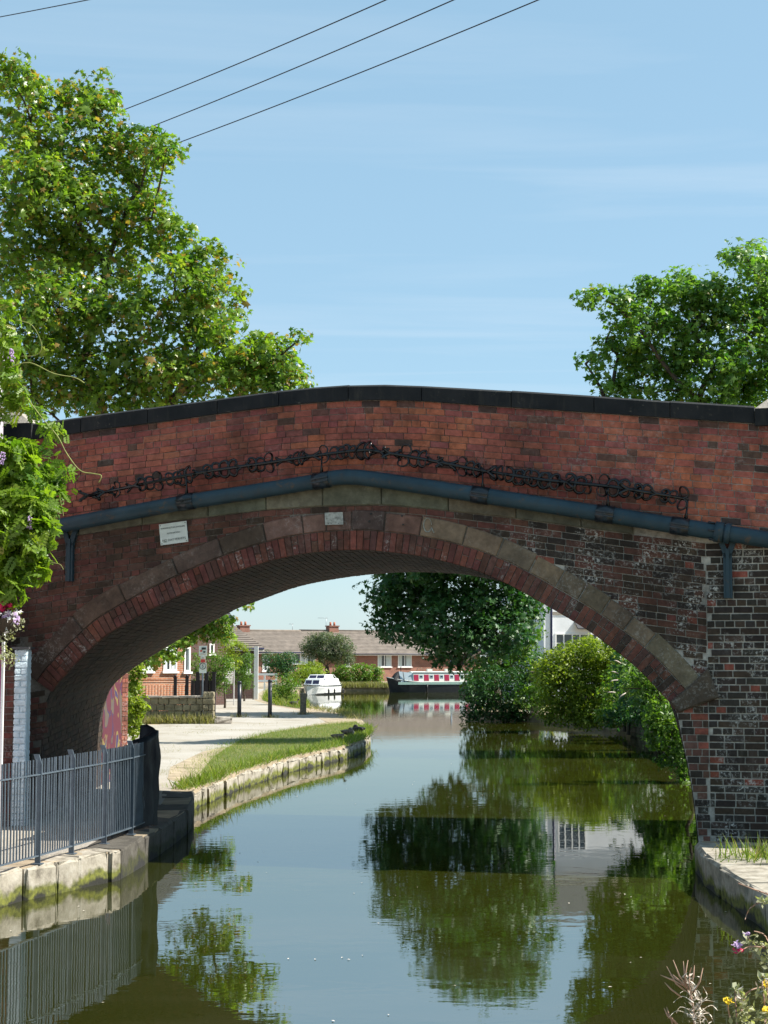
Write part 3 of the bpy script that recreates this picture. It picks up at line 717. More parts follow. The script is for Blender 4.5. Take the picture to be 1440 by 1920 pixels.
# mortar body: near face, far face, deck, parapets
def body():
    mb = MB()
    us = np.unique(np.concatenate([np.linspace(UA, UB, 90), near_fn[0], [UJ - .001, UJ + .001]]))
    def mcol(u, z):
        if u > UJ: return (0.40, 0.39, 0.35, 0.3)
        if z > ev(str_top, u): return (0.34, 0.29, 0.26, .5) if z > ev(cop_bot, u) - .26 or u > 2.2 else (0.23, 0.165, 0.14, 0.5)
        k = max(0, min(1, (u - .3) / 2.2)); return tuple(a_ + (b_ - a_) * k for a_, b_ in zip((0.17, 0.15, 0.125, .3), (0.38, 0.365, 0.325, .3)))
    def bot(fn, u): return -0.6 if u < fn[0][0] + 1e-4 or u > fn[0][-1] - 1e-4 else float(np.interp(u, *fn))
    for fn, w, top in ((near_fn, 0.0, 1), (far_fn, BW, 1)):
        uu = us if w == 0 else np.unique(np.concatenate([np.linspace(UA, UB, 60), far_fn[0]]))
        for a, b in zip(uu[:-1], uu[1:]):
            za, zb = bot(fn, a + 1e-5), bot(fn, b - 1e-5); ta, tb = ev(cop_top, a) - .05, ev(cop_top, b) - .05
            ks = 8
            for k in range(ks):
                f0, f1 = k / ks, (k + 1) / ks
                p = [(a, za + (ta - za) * f0), (b, zb + (tb - zb) * f0), (b, zb + (tb - zb) * f1), (a, za + (ta - za) * f1)]
                vs = [fw(x, z, w) for x, z in p]
                if w > 0: vs.reverse()
                n = len(mb.v); mb.add(vs, [(0, 1, 2, 3)])
                if w == 0: mb.c[-4:] = [mcol((a + b) / 2, z) for x, z in p]
                else: mb.c[-4:] = [(0.16, 0.07, 0.05, .2)] * 4
    uu = np.linspace(UA, UB, 60)
    dk = lambda u: ev(cop_top, u) - 1.15
    for a, b in zip(uu[:-1], uu[1:]):
        mb.add([fw(a, dk(a), .34), fw(b, dk(b), .34), fw(b, dk(b), BW - .34), fw(a, dk(a), BW - .34)], [(0, 1, 2, 3)], (0.06, 0.06, 0.06, 0))
        for w, s in ((.34, 1), (BW - .34, -1)):
            q = [fw(a, dk(a), w), fw(b, dk(b), w), fw(b, ev(cop_top, b) - .05, w), fw(a, ev(cop_top, a) - .05, w)]
            if s > 0: q.reverse()
            mb.add(q, [(0, 1, 2, 3)], (0.14, 0.06, 0.045, .2))
            q = [fw(a, ev(cop_top, a) - .05, w), fw(b, ev(cop_top, b) - .05, w), fw(b, ev(cop_top, b) - .05, 0 if s > 0 else BW), fw(a, ev(cop_top, a) - .05, 0 if s > 0 else BW)]
            if s > 0: q.reverse()
            mb.add(q, [(0, 1, 2, 3)], (0.1, 0.1, 0.1, 0))
    for u, rev in ((UA, True), (UB, False)):
        q = [fw(u, -.6, 0), fw(u, -.6, BW), fw(u, ev(cop_top, u) - .05, BW), fw(u, ev(cop_top, u) - .05, 0)]
        if rev: q.reverse()
        mb.add(q, [(0, 1, 2, 3)], (0.1, 0.06, 0.05, .2))
    # soffit and jambs behind the brick lining
    n = 90
    ring = []
    for w in range(2):
        P = near_path if w == 0 else far_path
        ring.append([fw(*P(P.L * i / n), BW * w) for i in range(n + 1)])
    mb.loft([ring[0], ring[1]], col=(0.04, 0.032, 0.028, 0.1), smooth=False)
    return mb
body().build('wall', M['masonry'], bridge, colour=True)

# arch lining: courses running through the barrel
mb = MB()
nA = int(near_path.L / 0.079); nD = 23
PN = [near_path(near_path.L * i / nA) for i in range(nA + 1)]; PF = [far_path(far_path.L * i / nA) for i in range(nA + 1)]
cen = np.array((near_path(near_path.L / 2)[0], 1.0))
def soff(i, f):
    p = PN[i] * (1 - f) + PF[i] * f; return p
for i in range(nA):
    off = 0.5 if i % 2 else 0.0
    for k in range(-1, nD):
        f0 = max(0.0, (k + off) / nD) + .0015; f1 = min(1.0, (k + 1 + off) / nD) - .0015
        if f1 - f0 < .01: continue
        cor = []
        for (ii, ff, sh) in ((i, f0, .06), (i + 1, f0, -.06), (i + 1, f1, -.06), (i, f1, .06)):
            p = soff(ii, ff); o = soff(i + 1 if sh > 0 else i, ff); cor.append((p + (o - p) * abs(sh), ff))
        lift = .010 + random.uniform(-.003, .003)
        nrm = np.array([-(PN[i + 1] - PN[i])[1], (PN[i + 1] - PN[i])[0]]); nrm = -nrm / np.linalg.norm(nrm)
        vs = [fw(p[0] + nrm[0] * lift, p[1] + nrm[1] * lift, BW * f) for p, f in cor] + [fw(p[0] - nrm[0] * .004, p[1] - nrm[1] * .004, BW * f) for p, f in cor]
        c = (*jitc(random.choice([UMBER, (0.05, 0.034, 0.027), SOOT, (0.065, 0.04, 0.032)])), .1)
        mb.add(vs, [(0, 1, 2, 3), (4, 5, 1, 0), (5, 6, 2, 1), (6, 7, 3, 2), (7, 4, 0, 3)], c)
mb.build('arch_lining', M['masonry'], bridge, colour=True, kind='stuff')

# brick ring: each voussoir brick on edge
t = 0.0; n_r = int(arch.L / 0.083); st = arch.L / n_r
def ring_quad(t0, t1, o0, o1):
    a0, a1 = arch(t0), arch(t1); n0, n1 = arch.nrm(t0), arch.nrm(t1)
    return [a0 + n0 * o0, a1 + n1 * o0, a1 + n1 * o1, a0 + n0 * o1]
def rq(mb, t0, t1, o0, o1, proud, ch, col, depth=0.06):
    q = ring_quad(t0, t1, o0, o1)
    vs = []; c = sum(q) / 4
    pj = proud + random.uniform(-.003, .003)
    for p in q: d = c - p; vs.append(fw(*(p + d / np.linalg.norm(d) * ch * 1.5 + np.array((random.uniform(-.002, .002), random.uniform(-.002, .002)))), -pj))
    for p in q: vs.append(fw(p[0], p[1], -pj + ch))
    for p in q: vs.append(fw(p[0], p[1], -pj + depth))
    fs = [(0, 1, 2, 3)]
    for i in range(4):
        j = (i + 1) % 4; fs += [(i + 4, j + 4, j, i), (i + 8, j + 8, j + 4, i + 4)]
    mb.add(vs, fs, col)
for i in range(n_r):
    t0, t1 = i * st + .004, (i + 1) * st - .004
    u = arch((t0 + t1) / 2)[0]
    cols = [(0.20, 0.07, 0.05), (0.155, 0.055, 0.045), BROWN, (0.17, 0.065, 0.045), (0.13, 0.06, 0.05)] if u < 2.2 else [(0.14, 0.055, 0.045), BROWN, UMBER, (0.15, 0.062, 0.042), (0.10, 0.055, 0.045)]
    fl = 0.5 if random.random() < .3 else 0.1
    if random.random() < 0.35:
        m_ = RING * random.choice([.5, .52, .48])
        parts = [(-.012, m_ - .004), (m_ + .004, RING - .006)]
    else: parts = [(-.012, RING - .006)]
    for o0, o1 in parts:
        mb = MB(); rq(mb, t0, t1, o0, o1, 0.018, 0.006, (*jitc(random.choice(cols)), fl)); mb.build('arch_brick', M['masonry'], bridge, colour=True)
# stone ring outside it
def t_at_u(u):
    lo, hi = 0.0, arch.L
    for _ in range(40):
        m_ = (lo + hi) / 2
        if outer_pt(m_, RING + .12)[0] < u: lo = m_
        else: hi = m_
    return lo
joints = [58, 150, 232, 330, 415, 497, 568, 612, 660, 722, 790, 872, 938, 1000, 1050, 1092, 1135, 1178, 1218, 1262]
jt = [t_at_u(uz(x, 1000 if x < 1000 else 1000)[0]) for x in joints]
jt[0] = 0.0; jt[-1] = arch.L
TAN = (0.21, 0.157, 0.105); GREY = (0.175, 0.135, 0.095); ROSY = (0.17, 0.10, 0.078); DARKST = (0.10, 0.072, 0.055); GREEN = (0.13, 0.14, 0.10)
st_cols = [DARKST, DARKST, (0.11, 0.078, 0.062), (0.12, 0.08, 0.065), DARKST, ROSY, ROSY, ROSY, (0.10, 0.075, 0.065), ROSY, TAN, TAN, GREY, TAN, (0.14, 0.105, 0.072), (0.12, 0.09, 0.064), (0.13, 0.10, 0.07), TAN, GREY]
for i in range(len(jt) - 1):
    a, b = jt[i] + .006, jt[i + 1] - .006; k = max(2, int((b - a) / .15)); mb = MB()
    th_ = STONE + random.uniform(-.02, .015)
    if i > 15: th_ -= .02
    inner = [arch(a + (b - a) * j / k) + arch.nrm(a + (b - a) * j / k) * (RING + .004) for j in range(k + 1)]
    outer = [arch(a + (b - a) * j / k) + arch.nrm(a + (b - a) * j / k) * (RING + th_) for j in range(k + 1)]
    pr = 0.026 + random.uniform(-.005, .006)
    loop = inner + outer[::-1]; c = sum(loop) / len(loop); L_ = len(loop)
    v0 = []
    for j, p in enumerate(loop):
        d = c - p; d = d / np.linalg.norm(d); v0.append(p + d * .014)
    vs = [fw(p[0], p[1], -pr) for p in v0] + [fw(p[0], p[1], -pr + .012) for p in loop] + [fw(p[0], p[1], .05) for p in loop]
    fs = [(j, j + 1, L_ - 2 - j, L_ - 1 - j) for j in range(k)]
    for j in range(L_):
        n_ = (j + 1) % L_
        fs += [(j + L_, n_ + L_, n_, j), (j + 2 * L_, n_ + 2 * L_, n_ + L_, j + L_)]
    mb.add(vs, fs, (*jitc(st_cols[min(i, len(st_cols) - 1)], .1), 0.25)); mb.build('ring_stone', M['stone'], bridge, colour=True)
# springer block at the right foot of the ring
def block(name, px, pr, col, material='stone', alpha=.25, parent=bridge, depth=.08, ch=.016):
    q = [np.array(uz(x, y)) for x, y in px]; n = len(q); c = sum(q) / n
    if sum(q[i][0] * q[(i + 1) % n][1] - q[(i + 1) % n][0] * q[i][1] for i in range(n)) < 0: q.reverse()
    vs = [fw(*(p + (c - p) / np.linalg.norm(c - p) * ch), -pr) for p in q] + [fw(p[0], p[1], -pr + ch * .9) for p in q] + [fw(p[0], p[1], -pr + depth + .03) for p in q]
    fs = [tuple(range(n))]
    for i in range(n):
        j = (i + 1) % n; fs += [(i + n, j + n, j, i), (i + 2 * n, j + 2 * n, j + n, i + n)]
    return MB().add(vs, fs, (*col, alpha)).build(name, M[material], parent, colour=True)
block('springer_stone', [(1256, 1316), (1296, 1283), (1328, 1252), (1338, 1280), (1349, 1308), (1312, 1322), (1272, 1336)], 0.07, (0.085, 0.068, 0.05), depth=.12, ch=.03)
# string course under the pipe
sj = [40, 150, 268, 392, 500, 606, 716, 842, 968, 1090, 1188]
for a, b in zip(sj[:-1], sj[1:]):
    ua, ub = uz(a, 960)[0] + .004, uz(b, 960)[0] - .004; k = 5; mb = MB(); uu = np.linspace(ua, ub, k)
    pr = .035 + random.uniform(-.006, .006)
    lo = [(u, ev(str_bot, u) + .004) for u in uu]; hi = [(u, ev(str_top, u)) for u in uu[::-1]]
    loop = [np.array(p) for p in lo + hi]; c = sum(loop) / len(loop); L_ = len(loop)
    vs = [fw(p[0] + np.sign(c[0] - p[0]) * (.012 if abs(p[0] - ua) < .001 or abs(p[0] - ub) < .001 else 0), p[1] + np.sign(c[1] - p[1]) * .012, -pr) for p in loop]
    vs += [fw(p[0], p[1], -pr + .012) for p in loop] + [fw(p[0], p[1], .05) for p in loop]
    fs = [(j, j + 1, L_ - 2 - j, L_ - 1 - j) for j in range(k - 1)]
    for j in range(L_):
        n_ = (j + 1) % L_; fs += [(j + L_, n_ + L_, n_, j), (j + 2 * L_, n_ + 2 * L_, n_ + L_, j + L_)]
    mb.add(vs, fs, (*jitc(random.choice([GREEN, (0.11, 0.12, 0.085), (0.15, 0.14, 0.10)]), .1), .12)); mb.build('string_stone', M['stone'], bridge, colour=True)
# coping stones on both parapets
def coping(joints_u, w0, w1, name):
    for a, b in zip(joints_u[:-1], joints_u[1:]):
        a, b = a + .005, b - .005; k = 4; dz = random.uniform(-.006, .006)
        uu = np.linspace(a, b, k + 1); rings = []
        for u in uu:
            zt, zb = ev(cop_top, u) + dz, ev(cop_bot, u) + .004
            rings.append([fw(u, zb, w0), fw(u, zt - .030, w0), fw(u, zt - .004, w0 + .045), fw(u, zt + .012, (w0 + w1) / 2), fw(u, zt - .004, w1 - .045), fw(u, zt - .03, w1), fw(u, zb, w1)])
        mb = MB(); mb.loft(rings, closed=True, smooth=False, capends=True); 
        mb.build(name, M['soot_stone'], bridge)
cj_px = [-130, 20, 155, 280, 410, 525, 655, 792, 960, 1115, 1257, 1415]
cu = [uz(x, 770)[0] for x in cj_px]
coping(cu, -.055, .40, 'coping_stone')
coping(list(np.linspace(UA, UB, 13)), BW - .40, BW + .055, 'coping_stone')
# end piers with pyramid caps
def pier(xa, xb, ytop, ybot, ypeak):
    ua, ub = uz(xa, 780)[0], uz(xb, 780)[0]; zt, zb = uz((xa + xb) / 2, ytop)[1], uz((xa + xb) / 2, ybot)[1]; zp = uz((xa + xb) / 2, ypeak)[1]
    d = ub - ua
    mb = MB(); mb.obox(fw(ua, zb, -.10), FU * d, FW * .6, Vector((0, 0, zt - zb))); mb.build('pier_stone', M['soot_stone'], bridge)
    mb = MB(); a = [fw(ua, zt + .001, -.10), fw(ub, zt + .001, -.10), fw(ub, zt + .001, .5), fw(ua, zt + .001, .5)]
    i_ = .30 * d
    b = [fw(ua + i_, zp, .08), fw(ub - i_, zp, .08), fw(ub - i_, zp, .32), fw(ua + i_, zp, .32)]
    mb.add(a + b, [(0, 1, 5, 4), (1, 2, 6, 5), (2, 3, 7, 6), (3, 0, 4, 7), (4, 5, 6, 7)]); mb.build('pier_cap', M['cap_stone'], bridge)
pier(1416, 1530, 766, 798, 738); pier(-60, 66, 797, 832, 772)

# far wing wall on the left bank with graffiti and a brick end
wing = thing('wing_wall', 'low brick wall end under the far side of the arch with crimson graffiti', 'wall', (-4.55, 27.3, LAND))
wa = fw(*far_path(0.3), BW); wa.z = LAND; wb = at(229, 1300, 28.2); wb.z = LAND; wc = at(240.5, 1300, 28.3); wc.z = LAND
ztop = at(232, 1262, 28.3).z
d = (wb - wa); nrm2 = Vector((d.y, -d.x, 0)).normalized()
mb = MB(); mb.obox(wa - nrm2 * .45, d, nrm2 * .45, Vector((0, 0, 2.2))); mb.build('painted_face', M['graffiti'], wing)
e = (wc - wb); en = Vector((-e.y, e.x, 0)).normalized(); L_ = e.length
for i in range(22):
    z0 = LAND + i * .083; cols_ = [(0, L_)] if i % 2 else [(0, L_ * .5), (L_ * .5, L_)]
    for s0, s1 in cols_:
        mb = MB(); p = wb + e.normalized() * (s0 + .004) + Vector((0, 0, z0 + .005)); p.z = z0 + .005
        mb.obox(p, e.normalized() * (s1 - s0 - .008), en * .22, Vector((0, 0, .073)), (*jitc((0.27, 0.10, 0.07) if i % 3 else (0.2, 0.08, 0.06)), .4)); mb.build('brick', M['masonry'], wing, colour=True)
mb = MB(); mb.obox(wb + e.normalized() * .003 + en * .012, e * .98, en * .19, Vector((0, 0, 22 * .083)), (0.3, .27, .23, 0)); mb.build('mortar', M['masonry'], wing, colour=True)

# ------------------------------------------------------------------ blue pipe, clamps, spiked guard, signs on the bridge face
PW = -0.145
pipe = thing('water_pipe', 'thick blue-grey pipe crossing the brick face of the bridge', 'pipe', fw(0, uz(690, 893)[1], PW))
pipe_px = [(-160, 1030), (95, 989), (345, 942), (470, 923), (603, 901), (628, 896), (648, 894), (672, 895), (720, 901), (885, 926), (1135, 964), (1275, 987), (1370, 1001), (1440, 1012), (1640, 1042)]
pp = [fw(*uz(x, y, PW), PW) for x, y in pipe_px]
MB().tube(pp, 0.098, 20).build('pipe', M['pipe'], pipe)
def pipe_at(x):
    y = float(np.interp(x, [p[0] for p in pipe_px], [p[1] for p in pipe_px])); return fw(*uz(x, y, PW), PW)
def pdir(x): return (pipe_at(x + 6) - pipe_at(x - 6)).normalized()
for x, hw in ((1348, .05), (1364, .03)):
    c = pipe_at(x); d = pdir(x); MB().tube([c - d * hw, c + d * hw], .122, 20).build('flange', M['pipe'], pipe)
c = pipe_at(1332)
for k in range(6):
    a = k * math.pi / 3; r_ = Vector((0, 0, math.sin(a))) * .112 + FW * math.cos(a) * .112
    MB().tube([c + r_ - pdir(1332) * .02, c + r_ + pdir(1332) * .06], .012, 6).build('bolt', M['clamp'], pipe)
def bracket(x, y0, y1, wd):
    u, z0 = uz(x, y1); z1 = uz(x, y0)[1]; mb = MB()
    mb.obox(fw(u - wd / 2, z0, -.07), FU * wd, FW * .065, Vector((0, 0, z1 - z0 - .2)))
    for s in (-1, 1):
        mb.obox(fw(u - wd / 3 + s * 0, z1 - .26, -.07), FU * wd * .66, FW * .065, Vector((0, 0, .25)) + FU * s * .09 )
    mb.obox(fw(u - .02, z0, -.085), FU * .04, FW * .02, Vector((0, 0, z1 - z0 - .15)))
    mb.build('bracket', M['pipe'], pipe)
bracket(1366, 1006, 1122, .10); bracket(133, 990, 1090, .10)
guard = thing('spiked_guard', 'black iron bar of curled anti-climb spikes standing along the blue pipe', 'spike rail', pipe_at(603))
for x in (350, 603, 901, 1135, 1275):
    c = pipe_at(x); d = pdir(x)
    MB().tube([c - d * .105, c + d * .105], .108, 20).build('clamp', M['clamp'], guard)
    mb = MB(); n_ = d.cross(FW).normalized(); n_ = n_ if n_.z > 0 else -n_
    for s in (-1, 1): mb.obox(c - d * .11 - FW * .13 - n_ * (.012 - s * .022) , d * .22, FW * .05, n_ * .016)
    mb.build('clamp_lip', M['clamp'], guard)
bar_px = [(158, 931), (280, 905), (400, 882), (500, 868), (600, 853), (655, 846), (690, 844), (725, 849), (800, 862), (905, 883), (1020, 900), (1145, 912), (1290, 936)]
def bar_at(x):
    y = float(np.interp(x, [p[0] for p in bar_px], [p[1] for p in bar_px])); return fw(*uz(x, y, PW), PW)
MB().tube([bar_at(x) for x, y in bar_px], .021, 8).build('bar', M['spike'], guard)
for x in (350, 603, 905, 1140, 1290):
    c = pipe_at(x if x < 1280 else 1284); b = bar_at(x); d = pdir(x); up = (b - c)
    mb = MB(); mb.tube([c + up.normalized() * .09, c + up * .55, b], [.055, .024, .02], 8, squash=.5); mb.build('stanchion', M['spike'], guard)
def curl_mesh(kind):
    mb = MB()
    def rib(pts): mb.tube(pts, [.0135] + [.0125 - .0006 * k for k in range(len(pts) - 1)], 5, squash=1.5)
    for sz in (-1, 1):
        if kind == 0:                            # two horns curling outwards
            for sx in (-1, 1):
                pts = [Vector((0, 0, 0))]
                for k in range(10):
                    a = math.radians(180 - k * 22) if sx > 0 else math.radians(k * 22)
                    r = .058 - .0018 * k
                    pts.append(Vector((sx * .058 + r * math.cos(a), .018 * math.sin(k * .5), sz * (.03 + r * math.sin(a)))))
                rib(pts)
        elif kind == 1:                          # near-closed ring
            pts = [Vector((.0, 0, 0))]
            for k in range(14):
                a = math.radians(-90 + k * 25); pts.append(Vector((.052 * math.cos(a), .02 * math.sin(k * .6), sz * (.058 + .054 * math.sin(a)))))
            rib(pts)
        else:
            for sx in (-1, 1):
                pts = [Vector((0, 0, 0))]
                for k in range(8):
                    a = k / 7; pts.append(Vector((sx * (.02 + .085 * math.sin(a * 2.4)), sx * .03 * a, sz * (.10 * a - .05 * a ** 3))))
                rib(pts)
    me = bpy.data.meshes.new('curl'); me.from_pydata(mb.v, [], mb.f); me.polygons.foreach_set('use_smooth', [True] * len(mb.f)); me.materials.append(M['spike']); return me
curls = [curl_mesh(k) for k in range(3)]
x = 168; gi = 0
while x < 1290:
    o = bpy.data.objects.new('curl', curls[random.choice([0, 0, 1, 2, 2])]); COL.objects.link(o); o.parent = guard
    o.location = bar_at(x) - base_of(guard); s = random.uniform(.95, 1.3)
    d = pdir(x); o.rotation_euler = (random.uniform(-.15, .15), math.asin(max(-1, min(1, -d.z))) + random.uniform(-.15, .15), -TH + random.uniform(-.8, .8)); o.scale = (s, s, s)
    x += random.uniform(20, 31)

def text_part(txt, size, loc, right, up, material, parent, name='lettering'):
    cu_ = bpy.data.curves.new('lettering', 'FONT'); cu_.body = txt; cu_.size = size; cu_.align_x = 'CENTER'; cu_.extrude = 0.0006
    to = bpy.data.objects.new('lettering_tmp', cu_); COL.objects.link(to)
    dg = bpy.context.evaluated_depsgraph_get(); dg.update(); me = bpy.data.meshes.new_from_object(to.evaluated_get(dg))
    bpy.data.objects.remove(to); bpy.data.curves.remove(cu_)
    me.name = name; me.materials.clear(); me.materials.append(M[material])
    o = bpy.data.objects.new(name, me); COL.objects.link(o); o.parent = parent
    r = Vector(right).normalized(); u = Vector(up).normalized(); n = r.cross(u)
    mtx = Matrix((r, u, n)).transposed().to_4x4(); mtx.translation = Vector(loc) - base_of(parent); o.matrix_local = mtx
    return o
# anglers' notice
c = [uz(x, y) for x, y in ((303.5, 1023), (355, 1016), (352, 977.5), (300, 984))]
sgn = thing('notice_sign', 'white notice reading NO DAY PERMITS screwed to the left of the arch', 'sign', fw(*c[0], -.03))
a3 = [fw(u, z, -.03) for u, z in c]; r_ = (a3[1] - a3[0]); u_ = (a3[3] - a3[0])
mb = MB(); mb.obox(a3[0], r_, u_, -FW * .008); mb.build('plate', M['white_sign'], sgn)
def sp_(fx, fz): return a3[0] + r_ * fx + u_ * fz - FW * .0095
W_ = r_.length
text_part('WARRINGTON ANGLERS', W_ * .078, sp_(.5, .74), r_, u_, 'black_ink', sgn); text_part('ASSOCIATION', W_ * .075, sp_(.5, .48), r_, u_, 'black_ink', sgn)
text_part('NO DAY PERMITS', W_ * .108, sp_(.5, .15), r_, u_, 'black_ink', sgn)
mb = MB(); mb.obox(sp_(.11, .115), r_ * .14, u_ * .018, -FW * .001); mb.build('underline', M['black_ink'], sgn)
for fx, fz in ((.05, .06), (.95, .06), (.05, .93), (.95, .93)): MB().tube([sp_(fx, fz), sp_(fx, fz) - FW * .004], .006, 8).build('screw', M['clamp'], sgn)
c = [uz(x, y) for x, y in ((612, 985), (646, 984), (650, 962), (611, 962))]
pl = thing('worn_plate', 'blank flaking white plate fixed on the keystones of the arch', 'sign', fw(*c[0], -.05))
a3 = [fw(u, z, -.046) for u, z in c]; mb = MB(); mb.obox(a3[0], a3[1] - a3[0], a3[3] - a3[0], -FW * .01); mb.build('plate', M['old_white'], pl)
mb = MB()
for fx in (.18, .34, .74): p = a3[0] + (a3[1] - a3[0]) * fx + (a3[3] - a3[0]) * .12 - FW * .0105; mb.tube([p, p - FW * .003], .006, 6)
mb.build('bolt', M['black_ink'], pl)
# painted white ring on a ring stone
o = MB().tube([fw(*(np.array(uz(803, 985)) + np.array((.05 * math.cos(k * .42), .085 * math.sin(k * .42)))), -.036) for k in range(15)] + [fw(*uz(815, 1000), -.036)], .011, 5, squash=.3).build('paint_ring', M['old_white'], bridge)
mb = MB()
for x, y in ((697, 964), (694, 978), (755, 968), (757, 984)):
    u, z = uz(x, y); mb.tube([fw(u, z, -.034), fw(u, z, -.037)], .012, 8)
mb.build('fixing_hole', M['black_ink'], bridge)
# ------------------------------------------------------------------ canal bank stones
def rough_block(mb, o, a, b, c, ch=.025, jit=.012, col=None):
    # a block with worn, slightly wandering edges: 3 x 3 points per face along its length
    o, a, b, c = Vector(o), Vector(a), Vector(b), Vector(c)
    la, lb, lc = a.length, b.length, c.length
    fs_ = lambda l: [0, min(.45, ch / l), .5, 1 - min(.45, ch / l), 1]
    A, B_, C_ = fs_(la), fs_(lb), fs_(lc); grid = {}
    def vid(i, j, k):
        key = (i, j, k)
        if key in grid: return grid[key]
        x, y, z = A[i], B_[j], C_[k]
        ext = [i in (0, 4), j in (0, 4), k in (0, 4)]
        if sum(ext) >= 2:                       # pull the sharp edges in
            x = min(max(x, ch / la * .5), 1 - ch / la * .5) if ext[0] else x
            y = min(max(y, ch / lb * .5), 1 - ch / lb * .5) if ext[1] else y
            z = min(max(z, ch / lc * .5), 1 - ch / lc * .5) if ext[2] else z
        p = o + a * x + b * y + c * z + Vector([random.uniform(-jit, jit) for _ in range(3)])
        grid[key] = len(vs); vs.append(p); return grid[key]
    vs, fs = [], []
    flip = a.cross(b).dot(c) < 0
    def q(*ids):
        ids = tuple(vid(*t_) for t_ in ids); fs.append(tuple(reversed(ids)) if flip else ids)
    for i in range(4):
        for j in range(4):
            q((i, j, 0), (i, j + 1, 0), (i + 1, j + 1, 0), (i + 1, j, 0)); q((i, j, 4), (i + 1, j, 4), (i + 1, j + 1, 4), (i, j + 1, 4))
            q((i, 0, j), (i + 1, 0, j), (i + 1, 0, j + 1), (i, 0, j + 1)); q((i, 4, j), (i, 4, j + 1), (i + 1, 4, j + 1), (i + 1, 4, j))
            q((0, i, j), (0, i, j + 1), (0, i + 1, j + 1), (0, i + 1, j)); q((4, i, j), (4, i + 1, j), (4, i + 1, j + 1), (4, i, j + 1))
    mb.add(vs, fs, col)
def edging(root, pts, lens, h0, h1, depth, proud, gap, jit=.012, name='edge_stone', material='bank_stone'):
    P = Path2(pts); s = 0.0; i = 0
    while s < P.L - .05:
        l = lens[i % len(lens)] * random.uniform(.9, 1.1); l = min(l, P.L - s)
        a, b = P(s + gap / 2), P(s + l - gap / 2)
        d = Vector((b[0] - a[0], b[1] - a[1], 0)); n_ = Vector((d.y, -d.x, 0)).normalized()          # towards the water (right of travel)
        o = Vector((a[0], a[1], h0)) + n_ * (proud + random.uniform(-.02, .02))
        mb = MB(); rough_block(mb, o, d, -n_ * depth, Vector((0, 0, h1 - h0 + random.uniform(-.015, .02))), .03, jit)
        mb.build(name, M[material], root)
        s += l; i += 1
e = left_edge
st1 = thing('stone_edging', 'big pale mossy canal stones under the grey railing', 'canal edging', (-3.6, 16.0, 0))
edging(st1, e[0:4], [.62, .5, .42, .55, .48], -.2, LAND + .004, .5, .06, .022, .016)
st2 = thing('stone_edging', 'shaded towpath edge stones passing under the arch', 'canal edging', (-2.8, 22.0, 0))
edging(st2, e[3:8], [1.3, .9, 1.1], -.2, LAND + .004, .5, .04, .012, material='shade_stone')
st3 = thing('stone_edging', 'sunlit mossy edge stones below the grass point', 'canal edging', (-1.9, 34.6, 0))
edging(st3, e[7:13], [.75, .45, .6, .9, .5], -.2, LAND - .07, .4, .05, .025, .026)
re_ = [right_edge[5], right_edge[4], right_edge[3], right_edge[2], right_edge[1]]
st4 = thing('stone_edging', 'pale canal side slabs at the foot of the right bridge wall', 'canal edging', (3.46, 15.5, 0))
P4 = Path2(right_edge[1:6]); 
def edging_r(root, pts, lens, h0, h1, depth, proud, gap):
    P = Path2(pts); s = 0.0; i = 0
    while s < P.L - .05:
        l = min(lens[i % len(lens)], P.L - s); a, b = P(s + gap / 2), P(s + l - gap / 2)
        d = Vector((b[0] - a[0], b[1] - a[1], 0)); n_ = Vector((-d.y, d.x, 0)).normalized()
        mb = MB(); rough_block(mb, Vector((a[0], a[1], h0)) + n_ * proud, d, -n_ * depth, Vector((0, 0, h1 - h0 + random.uniform(-.01, .015))), .04, .014)
        mb.build('edge_stone', M['bank_stone'], root); s += l; i += 1
edging_r(st4, right_edge[2:6], [1.2, .95, 1.4, .8], -.2, .325, .62, .05, .02)

# ------------------------------------------------------------------ railing and black sheet
rl = thing('metal_railing', 'grey upright-bar railing along the towpath above the canal stones', 'railing', (-3.3, 17.9, LAND))
R_pts = [(-4.75, 11.0), (-4.19, 13.6), (-3.78, 15.75), (-3.55, 16.65), (-3.37, 17.5), (-3.175, 18.4), (-3.02, 19.35), (-2.94, 20.25)]
RH = 1.06
dirs = []
for i, p in enumerate(R_pts):
    a = R_pts[max(i - 1, 0)]; b = R_pts[min(i + 1, len(R_pts) - 1)]; d = Vector((b[0] - a[0], b[1] - a[1], 0)).normalized(); dirs.append(d)
bar_me = MB().box(0, 0, 0, .013, .013, 1.0); bm_ = bpy.data.meshes.new('bar'); bm_.from_pydata(bar_me.v, [], bar_me.f); bm_.materials.append(M['rail'])
for i, p in enumerate(R_pts):
    n_ = Vector((dirs[i].y, -dirs[i].x, 0)); mb = MB(); o = Vector((p[0], p[1], LAND + .01))
    mb.obox(o - dirs[i] * .006 - n_ * .03, dirs[i] * .012, n_ * .06, Vector((0, 0, RH - .05)))
    mb.obox(o - dirs[i] * .006 - n_ * .03 + Vector((0, 0, RH - .0505)), dirs[i] * .012, n_ * .06, Vector((0, 0, .10)) + (-n_) * .035)
    mb.obox(o - dirs[i] * .05 - n_ * .05 - Vector((0, 0, .005)), dirs[i] * .1, n_ * .1, Vector((0, 0, .012)))
    mb.build('post', M['rail'], rl)
